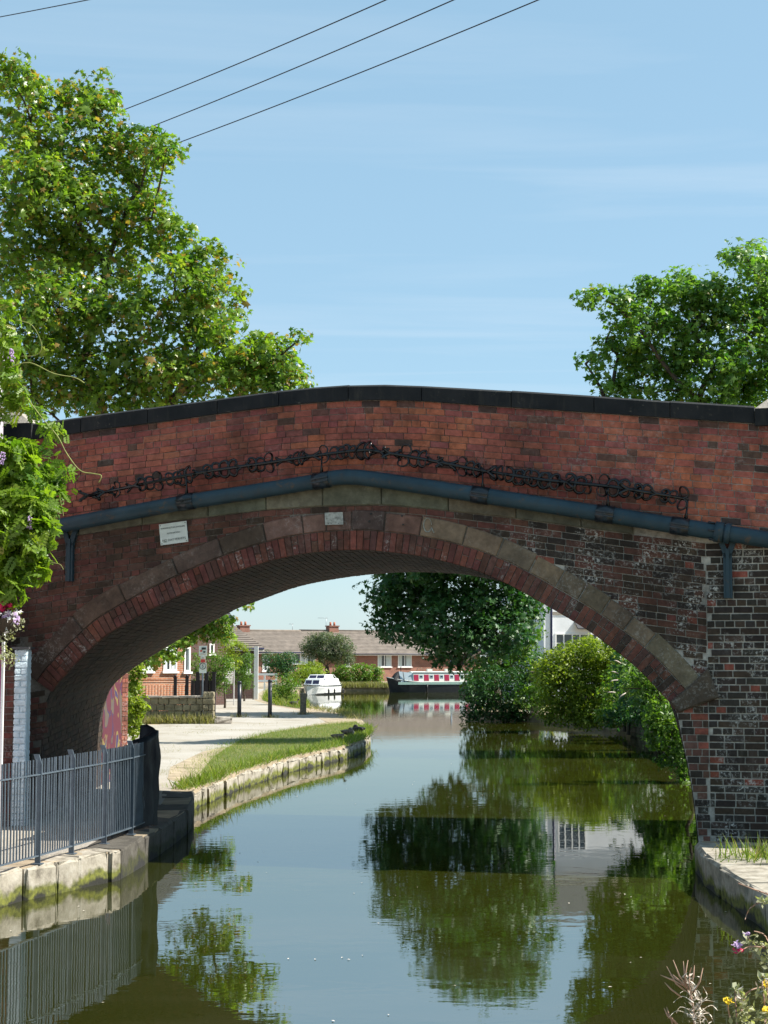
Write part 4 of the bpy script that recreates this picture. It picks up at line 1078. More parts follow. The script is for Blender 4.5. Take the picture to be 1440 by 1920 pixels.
for i in range(len(R_pts) - 1):
    a = Vector((*R_pts[i], LAND + .01)); b = Vector((*R_pts[i + 1], LAND + .01)); d = (b - a); L_ = d.length; d = d / L_; n_ = Vector((d.y, -d.x, 0))
    for z, nm in ((.075, 'bottom_rail'), (RH - .16, 'top_rail')):
        MB().obox(a + d * .008 - n_ * .02 + Vector((0, 0, z)), d * (L_ - .016), n_ * .04, Vector((0, 0, .012))).build(nm, M['rail'], rl)
    nb = max(3, int(L_ / .062))
    if i == 0: continue
    for k in range(1, nb):
        o = bpy.data.objects.new('bar', bm_); COL.objects.link(o); o.parent = rl
        o.location = a + d * (L_ * k / nb) + Vector((0, 0, .09)) - base_of(rl); o.rotation_euler = (random.uniform(-.006, .006), random.uniform(-.006, .006), math.atan2(d.y, d.x)); o.scale = (1, 1, RH - .09)
# black plastic sheet wrapped over the end of the railing
sh = MB(); nx, nz = 26, 14
A_ = Vector((*R_pts[5], LAND)); B_ = Vector((*R_pts[6], LAND)); C2 = Vector((*R_pts[7], LAND))
path_s = [A_.lerp(B_, .35), B_, C2, C2 + Vector((.06, .10, 0)), C2 + Vector((-.15, .42, 0))]
ps = Path2([(p.x, p.y) for p in path_s]); rows = []
for j in range(nz + 1):
    row = []
    for i in range(nx + 1):
        q = ps(ps.L * i / nx); f = j / nz
        d0 = ps(min(ps.L, ps.L * i / nx + .05)) - ps(max(0, ps.L * i / nx - .05)); n_ = np.array((d0[1], -d0[0])); n_ /= np.linalg.norm(n_)
        w = (-.035 if i < 15 else -.035 + .09 * min(1, (i - 14) / 4)) + .012 * math.sin(i * 1.7 + j * .4) * (0.4 + f) + .010 * math.sin(i * .9 - j * 1.1)
        top = RH - .03 + .13 * max(0, (i - 11) / 10) + .006 * math.sin(i * 1.3)
        row.append((q[0] + n_[0] * w, q[1] + n_[1] * w, LAND + .03 + (top) * f + .01 * math.sin(i * .8) * (1 - f)))
    rows.append(row)
fold = [(p[0] - .09, p[1] + .03, p[2] - .015) for p in rows[-1]]; fold2 = [(p[0] - .11, p[1] + .04, p[2] - .25) for p in rows[-1]]
sh.loft(rows + [fold, fold2], smooth=True)
o = sh.build('plastic_sheet', M['tarp']); tag(o, 'black plastic sheet wrapped over the far end of the railing', 'plastic sheet')

# ------------------------------------------------------------------ building on the left edge, painted wall end, basket
bd = thing('white_building', 'edge of a pale rendered building under flowering wisteria at the far left', 'building', (-6.4, 17.5, LAND))
xw = at(4, 900, 20.6).x
mb = MB(); mb.box(xw - 2.0, 17.9, LAND, 4.0, 5.4, 6.15); mb.build('wall', M['lilac_wall'], bd)
mb = MB(); mb.box(xw - 1.95, 17.9, LAND + 6.151, 4.16, 5.6, .09); mb.build('eaves', M['slate'], bd)
gw = thing('garden_wall', 'narrow red brick wall end with a pale blue painted strip below the flower basket', 'wall', (-4.65, 20.3, LAND))
def brick_panel(root, p0, p1, z0, z1, colf, name, L=.225, h=.078, nrm=None, th=.1, mat_='masonry'):
    p0, p1 = Vector(p0), Vector(p1); d = p1 - p0; W = d.length; d = d / W; n_ = Vector((d.y, -d.x, 0))
    i = 0; z = z0
    while z < z1 - .03:
        s = -(L / 2 if i % 2 else 0)
        while s < W - .02:
            a, b = max(0, s) + .004, min(W, s + L) - .004
            if b - a > .03:
                mb = MB(); o3 = lambda u, zz, w: p0 + d * u - n_ * w + Vector((0, 0, zz - p0.z))
                brick_geo(mb, [(a, z + .004), (b, z + .004), (b, z + h - .004), (a, z + h - .004)], o3, .03, .010, .004, colf())
                mb.build(name, M[mat_], root, colour=True)
            s += L
        z += h; i += 1
    mb = MB(); mb.obox(p0 + Vector((0, 0, z0 - p0.z)), d * W, -n_ * th, Vector((0, 0, z - z0)), (.3, .28, .25, .2)); mb.build('mortar', M['masonry'], root, colour=True)
pa = at(-40, 1400, 20.3); pb = at(24, 1400, 20.3); pc = at(48, 1400, 20.3)
z1 = at(30, 1226, 20.3).z
pa.z = pb.z = pc.z = LAND
brick_panel(gw, pa, pb, LAND, z1 - .05, lambda: (*jitc(random.choice([(0.15, 0.055, 0.045), BROWN, (0.11, 0.05, 0.04)])), .3), 'brick')
def pb_mat():
    return None
p0, p1 = pb + Vector((.003, -.02, 0)), pc; z = LAND; i = 0
while z < z1 - .02:
    cuts = [0, 1] if i % 2 else [0, .5, 1]
    for a, b in zip(cuts[:-1], cuts[1:]):
        mb = MB(); q = p0.lerp(p1, a + .01); r_ = p0.lerp(p1, b - .01) - q
        rough_block(mb, Vector((q.x, q.y, z + .003)), r_, Vector((0, .25, 0)), Vector((0, 0, .075)), .012, .004); mb.build('painted_brick', M['blue_white'], gw)
    z += .079; i += 1
mb = MB(); mb.obox(Vector((p0.x + .01, p0.y + .018, LAND)), (p1 - p0) * .93, Vector((0, .2, 0)), Vector((0, 0, z - LAND))); mb.build('core', M['blue_white'], gw)
mb = MB(); mb.obox(Vector((p0.x - .03, p0.y - .05, z + .002)), (p1 - p0) * 1.35, Vector((0, .35, 0)), Vector((0, 0, .03))); mb.build('cap_slate', M['slate'], gw)
q = at(-10, 1350, 19.2); bo = thing('painted_board', 'magenta and white board at the left edge beside the brick wall end', 'board', (q.x, q.y, LAND))
mb = MB(); mb.box(at(-7, 1300, 19.2).x, 19.2, LAND + .3, .16, .03, 1.95); mb.build('panel', M['pink_board'], bo)
mb = MB(); mb.box(at(5, 1300, 19.2).x, 19.19, LAND, .03, .05, 2.3); mb.build('post', M['white_paint'], bo)
# hanging basket
hb = thing('hanging_basket', 'hanging flower basket with crimson blooms and pale trailing stems', 'flower basket', at(8, 1160, 18.4))
c = at(8, 1160, 18.4); mb = MB(); rings = []
for k in range(6):
    a = k / 5 * math.pi / 2; rings.append([c + Vector((.19 * math.sin(a + .15) * math.cos(j * .7854), .19 * math.sin(a + .15) * math.sin(j * .7854), -.17 * math.cos(a))) for j in range(8)])
mb.loft(rings, closed=True); mb.build('basket', M['basket'], hb)
mb = MB(); tp = c + Vector((-.02, 0, .55))
for j in range(3): mb.tube([c + Vector((.19 * math.cos(j * 2.1), .19 * math.sin(j * 2.1), 0)), tp], .003, 4)
mb.tube([tp, tp + Vector((-.5, 0, .05))], .012, 6); mb.build('hanger', M['spike'], hb)
B1 = blobs_px([(10, 1160, 30, 22), (6, 1195, 30, 28), (18, 1225, 16, 14), (5, 1232, 18, 12)], 18.4, 0.05)
P, N, _, _ = clusters(B1, 90, .05, 7, up=.3, outw=.9, rnd=.6); P[:, 2] -= RNG.uniform(0, .05, len(P))
leaf_mesh('trailing_leaves', P, N, RNG.uniform(.025, .05, len(P)), RNG.uniform(0, .85, len(P)), T_OVAL, M['leaf_pale'], hb)
for nm, mt, lst, k in (('red_petals', 'flower_red', [(4, 1134, 16, 7), (16, 1137, 12, 7)], 46), ('lilac_petals', 'flower_lilac', [(28, 1160, 8, 8), (14, 1150, 8, 6)], 16), ('white_petals', 'flower_white', [(8, 1165, 26, 20), (20, 1152, 12, 8)], 34)):
    Bf = blobs_px(lst, 18.3, .05); P = np.concatenate([c_ + RNG.normal(size=(k, 3)) * r * .55 for c_, r in Bf])
    leaf_mesh(nm, P, RNG.normal(size=(len(P), 3)) + np.array((.3, -1, .4)), RNG.uniform(.028, .05, len(P)), np.full(len(P), .5), T_LOBE, M[mt], hb, kind='stuff')

# wisteria over the left edge
ws = thing('wisteria', 'bright green wisteria spilling over the left end of the bridge', 'climber', (-4.75, 19.2, LAND))
Bw = blobs_px([(8, 880, 55, 45), (35, 955, 55, 45), (20, 1000, 60, 50), (45, 1030, 38, 38), (25, 1065, 50, 28), (12, 1108, 24, 18), (70, 985, 20, 24)], 18.3, .15, .7)
P, N, C, CB = clusters(Bw, 62, .10, 5, up=.6, outw=.7, rnd=.55, shell=.3)
S = RNG.uniform(.13, .23, len(P))
leaf_mesh('foliage', P, N, S, np.clip(RNG.normal(.55, .22, len(P)), 0, .88) + (RNG.random(len(P)) < .06) * .12, T_PINN, M['leaf_wisteria'], ws)
Bw2 = blobs_px([(95, 900, 30, 26), (65, 855, 30, 20), (60, 905, 40, 30), (85, 935, 24, 18), (115, 915, 16, 14)], 19.6, .12, .6)
P, N, C2_, _ = clusters(Bw2, 46, .10, 5, up=.6, outw=.6, rnd=.55, shell=.35)
leaf_mesh('shaded_foliage', P, N, RNG.uniform(.09, .17, len(P)), np.clip(RNG.normal(.35, .2, len(P)), 0, .88), T_PINN, M['leaf_wisteria'], ws)
Bw3 = blobs_px([(6, 600, 18, 30), (10, 650, 18, 40), (8, 715, 22, 40), (4, 760, 20, 30), (24, 580, 12, 8), (36, 742, 14, 10), (48, 760, 10, 8), (64, 782, 12, 8), (84, 800, 12, 7), (102, 818, 9, 6)], 18.4, .05, .7)
P, N, C3, _ = clusters(Bw3, 44, .07, 4, up=.5, outw=.7, rnd=.6, shell=.4)
leaf_mesh('upper_foliage', P, N, RNG.uniform(.09, .16, len(P)), np.clip(RNG.normal(.6, .25, len(P)), 0, 1), T_PINN, M['leaf_wisteria'], ws)
def shoot(px, Y=18.3, r=.006): MB().tube([at(x, y, Y) for x, y in smooth_pts(px, 5)], r, 5).build('tendril', M['twig'], ws)
shoot([(50, 745), (80, 785), (108, 818), (125, 850), (150, 882), (175, 888), (190, 892), (185, 905)])
shoot([(15, 690), (55, 680), (100, 700), (140, 708), (158, 718)]); shoot([(30, 600), (60, 610), (78, 645), (70, 665), (40, 668)], r=.004)
shoot([(40, 930), (70, 950), (95, 958), (105, 956)], r=.005); shoot([(95, 1055), (112, 1058), (119, 1068)], r=.004); shoot([(112, 935), (117, 955), (119, 968)], r=.004)
mb = MB(); mb.tube([Vector((-4.78, 19.3, LAND - .1)), Vector((-4.75, 19.2, 1.5)), Vector((-4.72, 18.9, 3.2)), Vector((-4.7, 18.6, 4.6)), Vector((-4.75, 18.5, 6.2))], [.06, .05, .045, .035, .02], 8); mb.build('stem', M['bark'], ws)
mb = MB()
for x, y in ((56, 968), (4, 848), (22, 655)):
    c = at(x, y, 18.0); mb = MB()
    for k in range(26): mb.ball(c + Vector((random.gauss(0, .015), random.gauss(0, .015), -random.random() * .14)), .010, .010, .013, 5, 3)
    mb.build('flower_raceme', M['flower_lilac'], ws)

# ------------------------------------------------------------------ trees
mk = make_tree
left_blobs = [(30, 150, 58, 50), (60, 220, 70, 60), (165, 175, 55, 45), (185, 225, 52, 40), (110, 290, 120, 70), (285, 275, 48, 34), (310, 285, 26, 22), (235, 315, 70, 50), (265, 345, 30, 30),
    (30, 360, 100, 80), (140, 390, 100, 60), (230, 410, 60, 50), (285, 400, 40, 30), (60, 480, 110, 80), (200, 480, 100, 60), (320, 450, 60, 44), (385, 500, 52, 44), (410, 560, 44, 44), (330, 540, 80, 60),
    (110, 570, 120, 70), (240, 590, 90, 60), (380, 620, 74, 50), (430, 640, 30, 30), (40, 640, 80, 70), (150, 670, 90, 60), (280, 690, 90, 50), (350, 700, 70, 40), (480, 650, 36, 26), (500, 690, 56, 30), (530, 712, 40, 24),
    (60, 730, 90, 50), (190, 745, 100, 40), (320, 745, 80, 30), (550, 690, 16, 18), (515, 668, 40, 26), (460, 705, 60, 36), (420, 690, 60, 46), (500, 715, 50, 26), (560, 636, 10, 6)]
hidden_left = [(500, 780, 60, 50), (440, 850, 80, 60), (500, 880, 50, 40), (340, 860, 80, 60), (420, 960, 70, 50), (480, 990, 40, 30), (340, 980, 70, 50), (400, 1060, 60, 45), (250, 920, 80, 60)]
low_left = [(395, 1160, 34, 26), (415, 1185, 26, 22), (345, 1195, 36, 22), (305, 1225, 34, 18), (270, 1240, 24, 12), (455, 1130, 20, 8), (370, 1175, 24, 18)]
t1 = mk('sycamore_tree', 'tall full sycamore with yellowish seed bunches rising behind the left end of the bridge', 'tree', (-9.2, 42, LAND),
   blobs_px(left_blobs, 40, 1.1) + blobs_px(hidden_left, 42, 1.0), 5.4, .25, 21, .105, T_MAPLE, M['leaf_maple'], .32, 3.4, dry=.11, up=.7, outw=.5, rnd=.55, shell=.5)
mk('young_sycamore', 'low leafy sycamore branches hanging above the path under the arch', 'tree', (-7.6, 47, LAND),
   blobs_px(low_left, 46, .5), 16, .14, 14, .085, T_MAPLE, M['leaf_maple'], .10, 2.6, dry=.08, up=.7, outw=.5)
right_blobs = [(1405, 490, 48, 30), (1440, 500, 40, 40), (1390, 480, 26, 22), (1285, 530, 42, 26), (1310, 545, 50, 34), (1225, 548, 38, 28), (1240, 575, 60, 36), (1350, 560, 70, 40), (1430, 560, 60, 50), (1135, 560, 40, 15), (1165, 575, 40, 22),
    (1150, 605, 26, 20), (1210, 620, 60, 36), (1300, 610, 80, 45), (1400, 620, 70, 45), (1135, 640, 16, 14), (1112, 664, 20, 9), (1098, 680, 14, 8), (1160, 660, 40, 26), (1240, 680, 80, 40), (1340, 680, 80, 45), (1430, 690, 60, 45),
    (1150, 710, 38, 34), (1220, 730, 70, 36), (1310, 740, 70, 36), (1400, 735, 60, 36), (1130, 730, 18, 22), (1470, 610, 60, 70), (1500, 720, 80, 60)]
mk('sycamore_tree', 'broad dark green tree rising above the right end of the bridge parapet', 'tree', (9.6, 42, .3),
   blobs_px(right_blobs, 40, .9) + blobs_px([(1350, 820, 160, 70), (1220, 830, 80, 60), (1450, 900, 120, 80), (1150, 820, 60, 50), (1130, 900, 60, 50)], 41, .8), 6.8, .22, 20, .096, T_MAPLE, M['leaf_maple_right'], .36, 3.6, dry=.015, up=.9, outw=.45, rnd=.45, shell=.42, flat=.45)
centre_blobs = [(720, 1110, 34, 22), (760, 1095, 50, 26), (730, 1135, 40, 22), (780, 1140, 60, 36), (840, 1110, 80, 44), (720, 1170, 36, 16), (765, 1185, 50, 20), (840, 1170, 70, 44), (920, 1130, 70, 50), (965, 1150, 46, 50), (880, 1200, 60, 30), (830, 1215, 44, 24), (860, 1242, 24, 16), (930, 1190, 60, 40), (985, 1105, 40, 30),
    (820, 1050, 100, 50), (900, 1040, 110, 60), (980, 1040, 60, 60), (860, 980, 110, 60), (950, 970, 80, 60), (760, 1060, 50, 30), (900, 905, 90, 55), (860, 930, 80, 50), (960, 900, 50, 40), (740, 1030, 40, 26)]
mk('dark_sycamore', 'deep green sycamore overhanging the canal beyond the arch', 'tree', (4.4, 64.5, .3),
   blobs_px(centre_blobs, 58, 1.6), 6.0, .28, 16, .115, T_MAPLE, M['leaf_dark'], .30, 2.4, up=.8, outw=.5, rnd=.5, shell=.42, twigs=.2)

# shrubs on the right bank
def shrub(name, label, px, Y, zb, leafmat, tmpl, size, per_m2, spread, each, dy=.4, cat='shrub', group=None, tr=.04, basex=None, **kw):
    bl = blobs_px(px, Y, dy); lo = min(bl, key=lambda b: b[0][2] - b[1][2])
    cx = sum(b[0][0] for b in bl) / len(bl) if basex is None else basex
    return mk(name, label, cat, (cx, Y + dy * .5, zb), bl, per_m2, spread, each, size, tmpl, M[leafmat], tr, max(.2, (lo[0][2] - zb) * .8), group, crown_name='foliage', twigs=.12, **kw)
shrub('elder_bush', 'pale leaved bush between the dark sycamore and the white house wall', [(960, 1212, 40, 22), (930, 1240, 50, 30), (905, 1262, 36, 26), (975, 1245, 40, 40), (985, 1150, 18, 26), (1000, 1185, 18, 30), (1003, 1125, 14, 20), (890, 1290, 22, 30), (990, 1310, 24, 26, -3), (1012, 1290, 16, 30, -3)], 62, .3, 'leaf_mid', T_LOBE, 0.085, 13, .16, 10, .5)
shrub('dark_bush', 'dark bush overhanging the water below the deep green sycamore', [(900, 1300, 34, 36), (930, 1290, 50, 40), (970, 1300, 50, 44), (885, 1335, 22, 16), (930, 1335, 44, 18), (980, 1335, 36, 20), (1005, 1270, 30, 50)], 60.5, .3, 'leaf_dark', T_OVAL, 0.102, 18, .16, 11, .5)
shrub('ivy_hedge', 'sunlit yellow green hedge in front of the white house', [(1100, 1210, 34, 13), (1066, 1232, 44, 20), (1132, 1224, 44, 22), (1022, 1262, 26, 26), (1160, 1262, 34, 34), (1040, 1266, 36, 30), (1090, 1260, 55, 36), (1140, 1260, 40, 40), (1060, 1300, 50, 44), (1110, 1300, 44, 46), (1150, 1300, 24, 44), (1040, 1335, 36, 26), (1085, 1340, 40, 24), (1125, 1335, 34, 22), (1150, 1350, 22, 14), (1100, 1355, 30, 10)], 52, .3, 'leaf_lime', T_OVAL, 0.085, 32, .14, 13, .5)
shrub('bramble', 'straggling light green bramble joining the hedge to the ivy mound', [(1165, 1262, 26, 22), (1182, 1285, 24, 30), (1150, 1300, 26, 34), (1195, 1318, 22, 26), (1172, 1340, 30, 18), (1200, 1270, 16, 16), (1140, 1345, 24, 14)], 49, .3, 'leaf_hedge', T_OVAL, .085, 24, .13, 11, .5)
shrub('ivy_mound', 'dark ivy over the old canal wall right of the sunlit hedge', [(1165, 1250, 20, 24), (1175, 1290, 22, 34), (1170, 1335, 20, 24), (1195, 1260, 20, 18), (1150, 1345, 18, 18), (1210, 1350, 18, 18)], 47, .3, 'leaf_dark', T_OVAL, 0.093, 23, .12, 11, .4)
bu = shrub('buddleia', 'buddleia sprays with white tipped spikes hanging beside the arch foot', [(1185, 1255, 14, 7), (1200, 1272, 26, 12), (1178, 1288, 14, 9), (1215, 1290, 26, 14), (1240, 1310, 18, 14), (1225, 1262, 18, 10)], 31, .3, 'leaf_mid', T_NARROW, 0.136, 42, .10, 9, .2, basex=5.9)
for x, y, a in ((1163, 1243, 30), (1158, 1262, 20), (1157, 1275, -5), (1152, 1298, 5), (1172, 1300, -30), (1190, 1240, 40)):
    c = at(x, y, 30.6); d = Vector((-math.cos(math.radians(a)), -.2, math.sin(math.radians(a))))
    MB().tube([c - d * .02, c + d * .05, c + d * .10 - Vector((0, 0, .006)), c + d * .14 - Vector((0, 0, .02))], [.006, .013, .009, .003], 6).build('flower_spike', M['fluff'], bu)
shrub('canal_shrub', 'dark shrub drooping to the water beside the right foot of the arch', [(1245, 1335, 32, 24), (1262, 1370, 28, 30), (1235, 1370, 28, 26), (1278, 1410, 18, 34), (1255, 1415, 22, 26), (1285, 1460, 12, 26), (1225, 1395, 16, 14)], 31.5, .3, 'leaf_mid', T_OVAL, 0.085, 44, .10, 11, .25, basex=7.35)
shrub('rose_bush', 'small bush with red blooms against the corner of the white house', [(1003, 1222, 12, 10), (1010, 1240, 14, 14)], 64, .3, 'leaf_mid', T_OVAL, 0.068, 23, .1, 9, .2)

mk('hawthorn_tree', 'tall dark hawthorn behind the right foot of the arch', 'tree', (8.9, 41, .3), blobs_px([(1190, 1200, 50, 40), (1250, 1230, 50, 50), (1200, 1130, 60, 60), (1280, 1150, 60, 60), (1180, 1050, 60, 50), (1260, 1040, 70, 60), (1290, 1270, 40, 50), (1330, 1200, 60, 70), (1235, 1290, 40, 34), (1160, 1110, 30, 40), (1210, 980, 70, 50), (1300, 960, 70, 60), (1310, 1100, 40, 70), (1330, 1290, 40, 60), (1320, 1020, 40, 60), (1290, 1330, 30, 40), (1150, 1130, 40, 50), (1140, 1050, 50, 50), (1120, 960, 50, 60), (1270, 1190, 60, 60), (1210, 1060, 70, 60), (1230, 1160, 60, 50)], 40, .6),
   16, .24, 18, .095, T_LOBE, M['leaf_mid'], .16, 1.8, twigs=.15)
mk('willow_tree', 'dark bushy willow at the water edge right of the ivy mound', 'tree', (7.9, 46.5, .3), blobs_px([(1215, 1270, 26, 34), (1205, 1310, 26, 34), (1222, 1345, 26, 22), (1185, 1330, 18, 30), (1240, 1310, 30, 40)], 45.5, .3),
   16, .16, 14, .085, T_OVAL, M['leaf_dark'], .10, .8, twigs=.15)
# old canal-side wall behind the right shrubs
ow = thing('canal_wall', 'old mossy stone wall along the water behind the right bank shrubs', 'wall', (8.0, 50, 0))
def stone_course_wall(root, pts, z0, rows, rh, lens, material, depth=.3, name='stone', jit=.015):
    P = Path2(pts)
    for r in range(rows):
        s = -random.uniform(0, .2); 
        while s < P.L - .05:
            l = random.choice(lens); a0, b0 = max(0, s) + .008, min(P.L, s + l) - .008
            if b0 - a0 > .05:
                a, b = P(a0), P(b0); d = Vector((b[0] - a[0], b[1] - a[1], 0)); n_ = Vector((d.y, -d.x, 0)).normalized()
                mb = MB(); rough_block(mb, Vector((a[0], a[1], z0 + r * rh + .006)) + n_ * random.uniform(0, .025), d, -n_ * depth, Vector((0, 0, rh - .012)), .018, jit)
                mb.build(name, M[material], root)
            s += l
P_ow = [(7.6, 36), (7.95, 44), (8.15, 50), (8.0, 54), (6.6, 58)]
M['wall_stone'] = mat('old_brown_wall_stone', (0.17, 0.14, 0.11), 0.9, .5, 3.5, .7, .03, col2=(0.06, .05, .04))
M['yellow_stone'] = mat('yellow_grey_wall_stone', (0.30, 0.26, 0.17), 0.9, .4, 4, .7, .03, col2=(0.13, .115, .075))
stone_course_wall(ow, P_ow[::-1], -.1, 6, .26, [.45, .6, .5, .7], 'wall_stone')
gp_ = thing('gate_pier', 'weathered brick pier half hidden in the hedge left of the white house', 'pier', (6.0, 60.5, .3))
for i in range(11):
    mb = MB(); rough_block(mb, Vector((at(993, 1270, 60).x, 59.8, .3 + i * .145)), Vector((.32, 0, 0)), Vector((0, .42, 0)), Vector((0, 0, .135)), .015, .008); mb.build('stone', M['wall_stone'], gp_)

# ------------------------------------------------------------------ white house on the right
wh = thing('white_house', 'white rendered house with dark blue downpipe behind the sunlit hedge', 'house', (9.6, 75, .3))
x0, x1 = at(1015, 1200, 75).x, at(1160, 1200, 75).x
mb = MB(); mb.box((x0 + x1) / 2 + 1.2, 78.5, .3, x1 - x0 + 2.4, 7, 7.5); mb.build('wall', M['white_wall'], wh)
mb = MB(); mb.box(at(1022, 1200, 74.9).x - .02, 74.9, .3, .36, .16, 7.5); mb.build('corner_pilaster', M['white_wall'], wh)
mb = MB(); mb.tube([at(1029, 1400, 74.8), at(1029, 1000, 74.8)], .05, 8); mb.build('downpipe', M['drain'], wh)
mb = MB(); xm = (x0 + x1) / 2 + 1.2; w_ = (x1 - x0) / 2 + 1.5
a = [Vector((xm - w_, 74.7, 7.8)), Vector((xm + w_, 74.7, 7.8)), Vector((xm + w_, 82.3, 7.8)), Vector((xm - w_, 82.3, 7.8))]; r0, r1 = Vector((xm - w_, 78.5, 10.2)), Vector((xm + w_, 78.5, 10.2))
mb.add(a + [r0, r1], [(0, 1, 5, 4), (2, 3, 4, 5), (1, 2, 5), (3, 0, 4), (3, 2, 1, 0)]); mb.build('roof', M['slate'], wh)
def window(root, o, d, w, h, n_, panes=2, bars=0, curtain=False, sill=True, fr='white_paint', t=.06):
    # o: bottom-left corner on the wall, d: along, n_: outward
    o, d, n_ = Vector(o), Vector(d).normalized(), Vector(n_).normalized(); Z = Vector((0, 0, 1))
    mb = MB()
    mb.obox(o - n_ * .02, d * t, n_ * .06, Z * h); mb.obox(o + d * (w - t) - n_ * .02, d * t, n_ * .06, Z * h)
    mb.obox(o + d * t - n_ * .02, d * (w - 2 * t), n_ * .058, Z * t); mb.obox(o + d * t + Z * (h - t) - n_ * .02, d * (w - 2 * t), n_ * .058, Z * t)
    for k in range(1, panes): mb.obox(o + d * (w * k / panes - t / 2) + Z * t - n_ * .02, d * t, n_ * .056, Z * (h - 2 * t))
    for k in range(bars): mb.obox(o + d * t + Z * (h * (k + 1) / (bars + 1)) - n_ * .02, d * (w - 2 * t), n_ * .05, Z * (t * .6))
    f = mb.build('window', M[fr], root)
    mb = MB(); mb.obox(o + d * t * .5 + Z * t * .5 - n_ * .015, d * (w - t), n_ * .02, Z * (h - t)); mb.build('pane', M['glass'], f)
    if curtain:
        mb = MB()
        for s0, s1 in ((.05, .3), (.62, .95)): mb.obox(o + d * w * s0 + Z * t + n_ * .0055, d * w * (s1 - s0), n_ * .004, Z * (h - 2 * t))
        mb.build('curtain', M['curtain'], f)
    if sill: mb = MB(); mb.obox(o - d * .06 - Z * .08, d * (w + .12), n_ * .1, Z * .075); mb.build('sill', M[fr], f)
    return f
fy = Vector((0, -1, 0)); fx = Vector((1, 0, 0))
o = at(1038, 1226, 75.0); o.y = 75.0; window(wh, o, fx, 1.25, .95, fy, 3, 1)
o = at(1040, 1226, 75.0); o.z = 5.2; o.y = 75.0; window(wh, o, fx, 1.35, 1.25, fy, 4, 1)
o = at(1085, 1226, 75.0); o.y = 75.0; window(wh, o, fx, .9, .95, fy, 2, 1)
mb = MB(); q0 = at(1030, 1153, 74.97); mb.obox(Vector((q0.x, 74.97, q0.z)), fx * 1.1, Vector((0, .05, 0)), Vector((0, 0, .14))); mb.build('string_band', M['cap_stone'], wh)
mb = MB(); q0 = at(1078, 1180, 74.5); mb.obox(q0, fx * 1.2, Vector((0, .55, .35)), Vector((0, 0, .06))); mb.build('porch_roof', M['slate'], wh)
wh.rotation_euler = (0, 0, math.radians(12))

# ------------------------------------------------------------------ far bank houses
HA = math.radians(30)
M['brick_bungalow'] = mat_housebrick('bungalow_brick', (0.27, 0.09, 0.05), (0.20, 0.065, 0.04), (0.28, 0.24, 0.2), HA)
OA = math.radians(42)
M['brick_orange'] = mat_housebrick('orange_house_brick', (0.40, 0.16, 0.075), (0.34, 0.125, 0.06), (0.38, 0.32, 0.25), OA)
M['brick_dark'] = mat_housebrick('dark_house_brick', (0.10, 0.045, 0.035), (0.07, 0.035, 0.03), (0.12, 0.1, 0.09), OA)
def roof_slope(mb, e0, e1, r0, r1, n=16, step=.035):
    e0, e1, r0, r1 = Vector(e0), Vector(e1), Vector(r0), Vector(r1)
    nn = (e1 - e0).cross(r0 - e0)
    if nn.length < 1e-6: nn = (e1 - e0).cross(r1 - e0)
    nn.normalize(); nn = nn if nn.z > 0 else -nn
    for i in range(n):
        t0, t1 = i / n, (i + 1) / n
        a, b = e0.lerp(r0, t0), e1.lerp(r1, t0); c, d = e1.lerp(r1, t1), e0.lerp(r0, t1)
        u = nn * (step + random.uniform(-.004, .004))
        mb.add([a + u, b + u, c + nn * .004, d + nn * .004, a, b], [(0, 1, 2, 3), (4, 5, 1, 0)])
def chimney(root, p, w, h, pots=2, d=None):
    mb = MB(); mb.box(p.x, p.y, p.z, w, w * .7, h, HA); mb.box(p.x, p.y, p.z + h + .001, w * 1.15, w * .85, .09, HA); c_ = mb.build('chimney', M['brick_bungalow'], root)
    for k in range(pots):
        o = (k - (pots - 1) / 2) * w * .42; q = p + Vector((math.cos(HA) * o, math.sin(HA) * o, h + .09))
        mb = MB(); mb.tube([q, q + Vector((0, 0, .30))], [.10, .08], 8); mb.build('chimney_pot', M['terracotta'], c_)
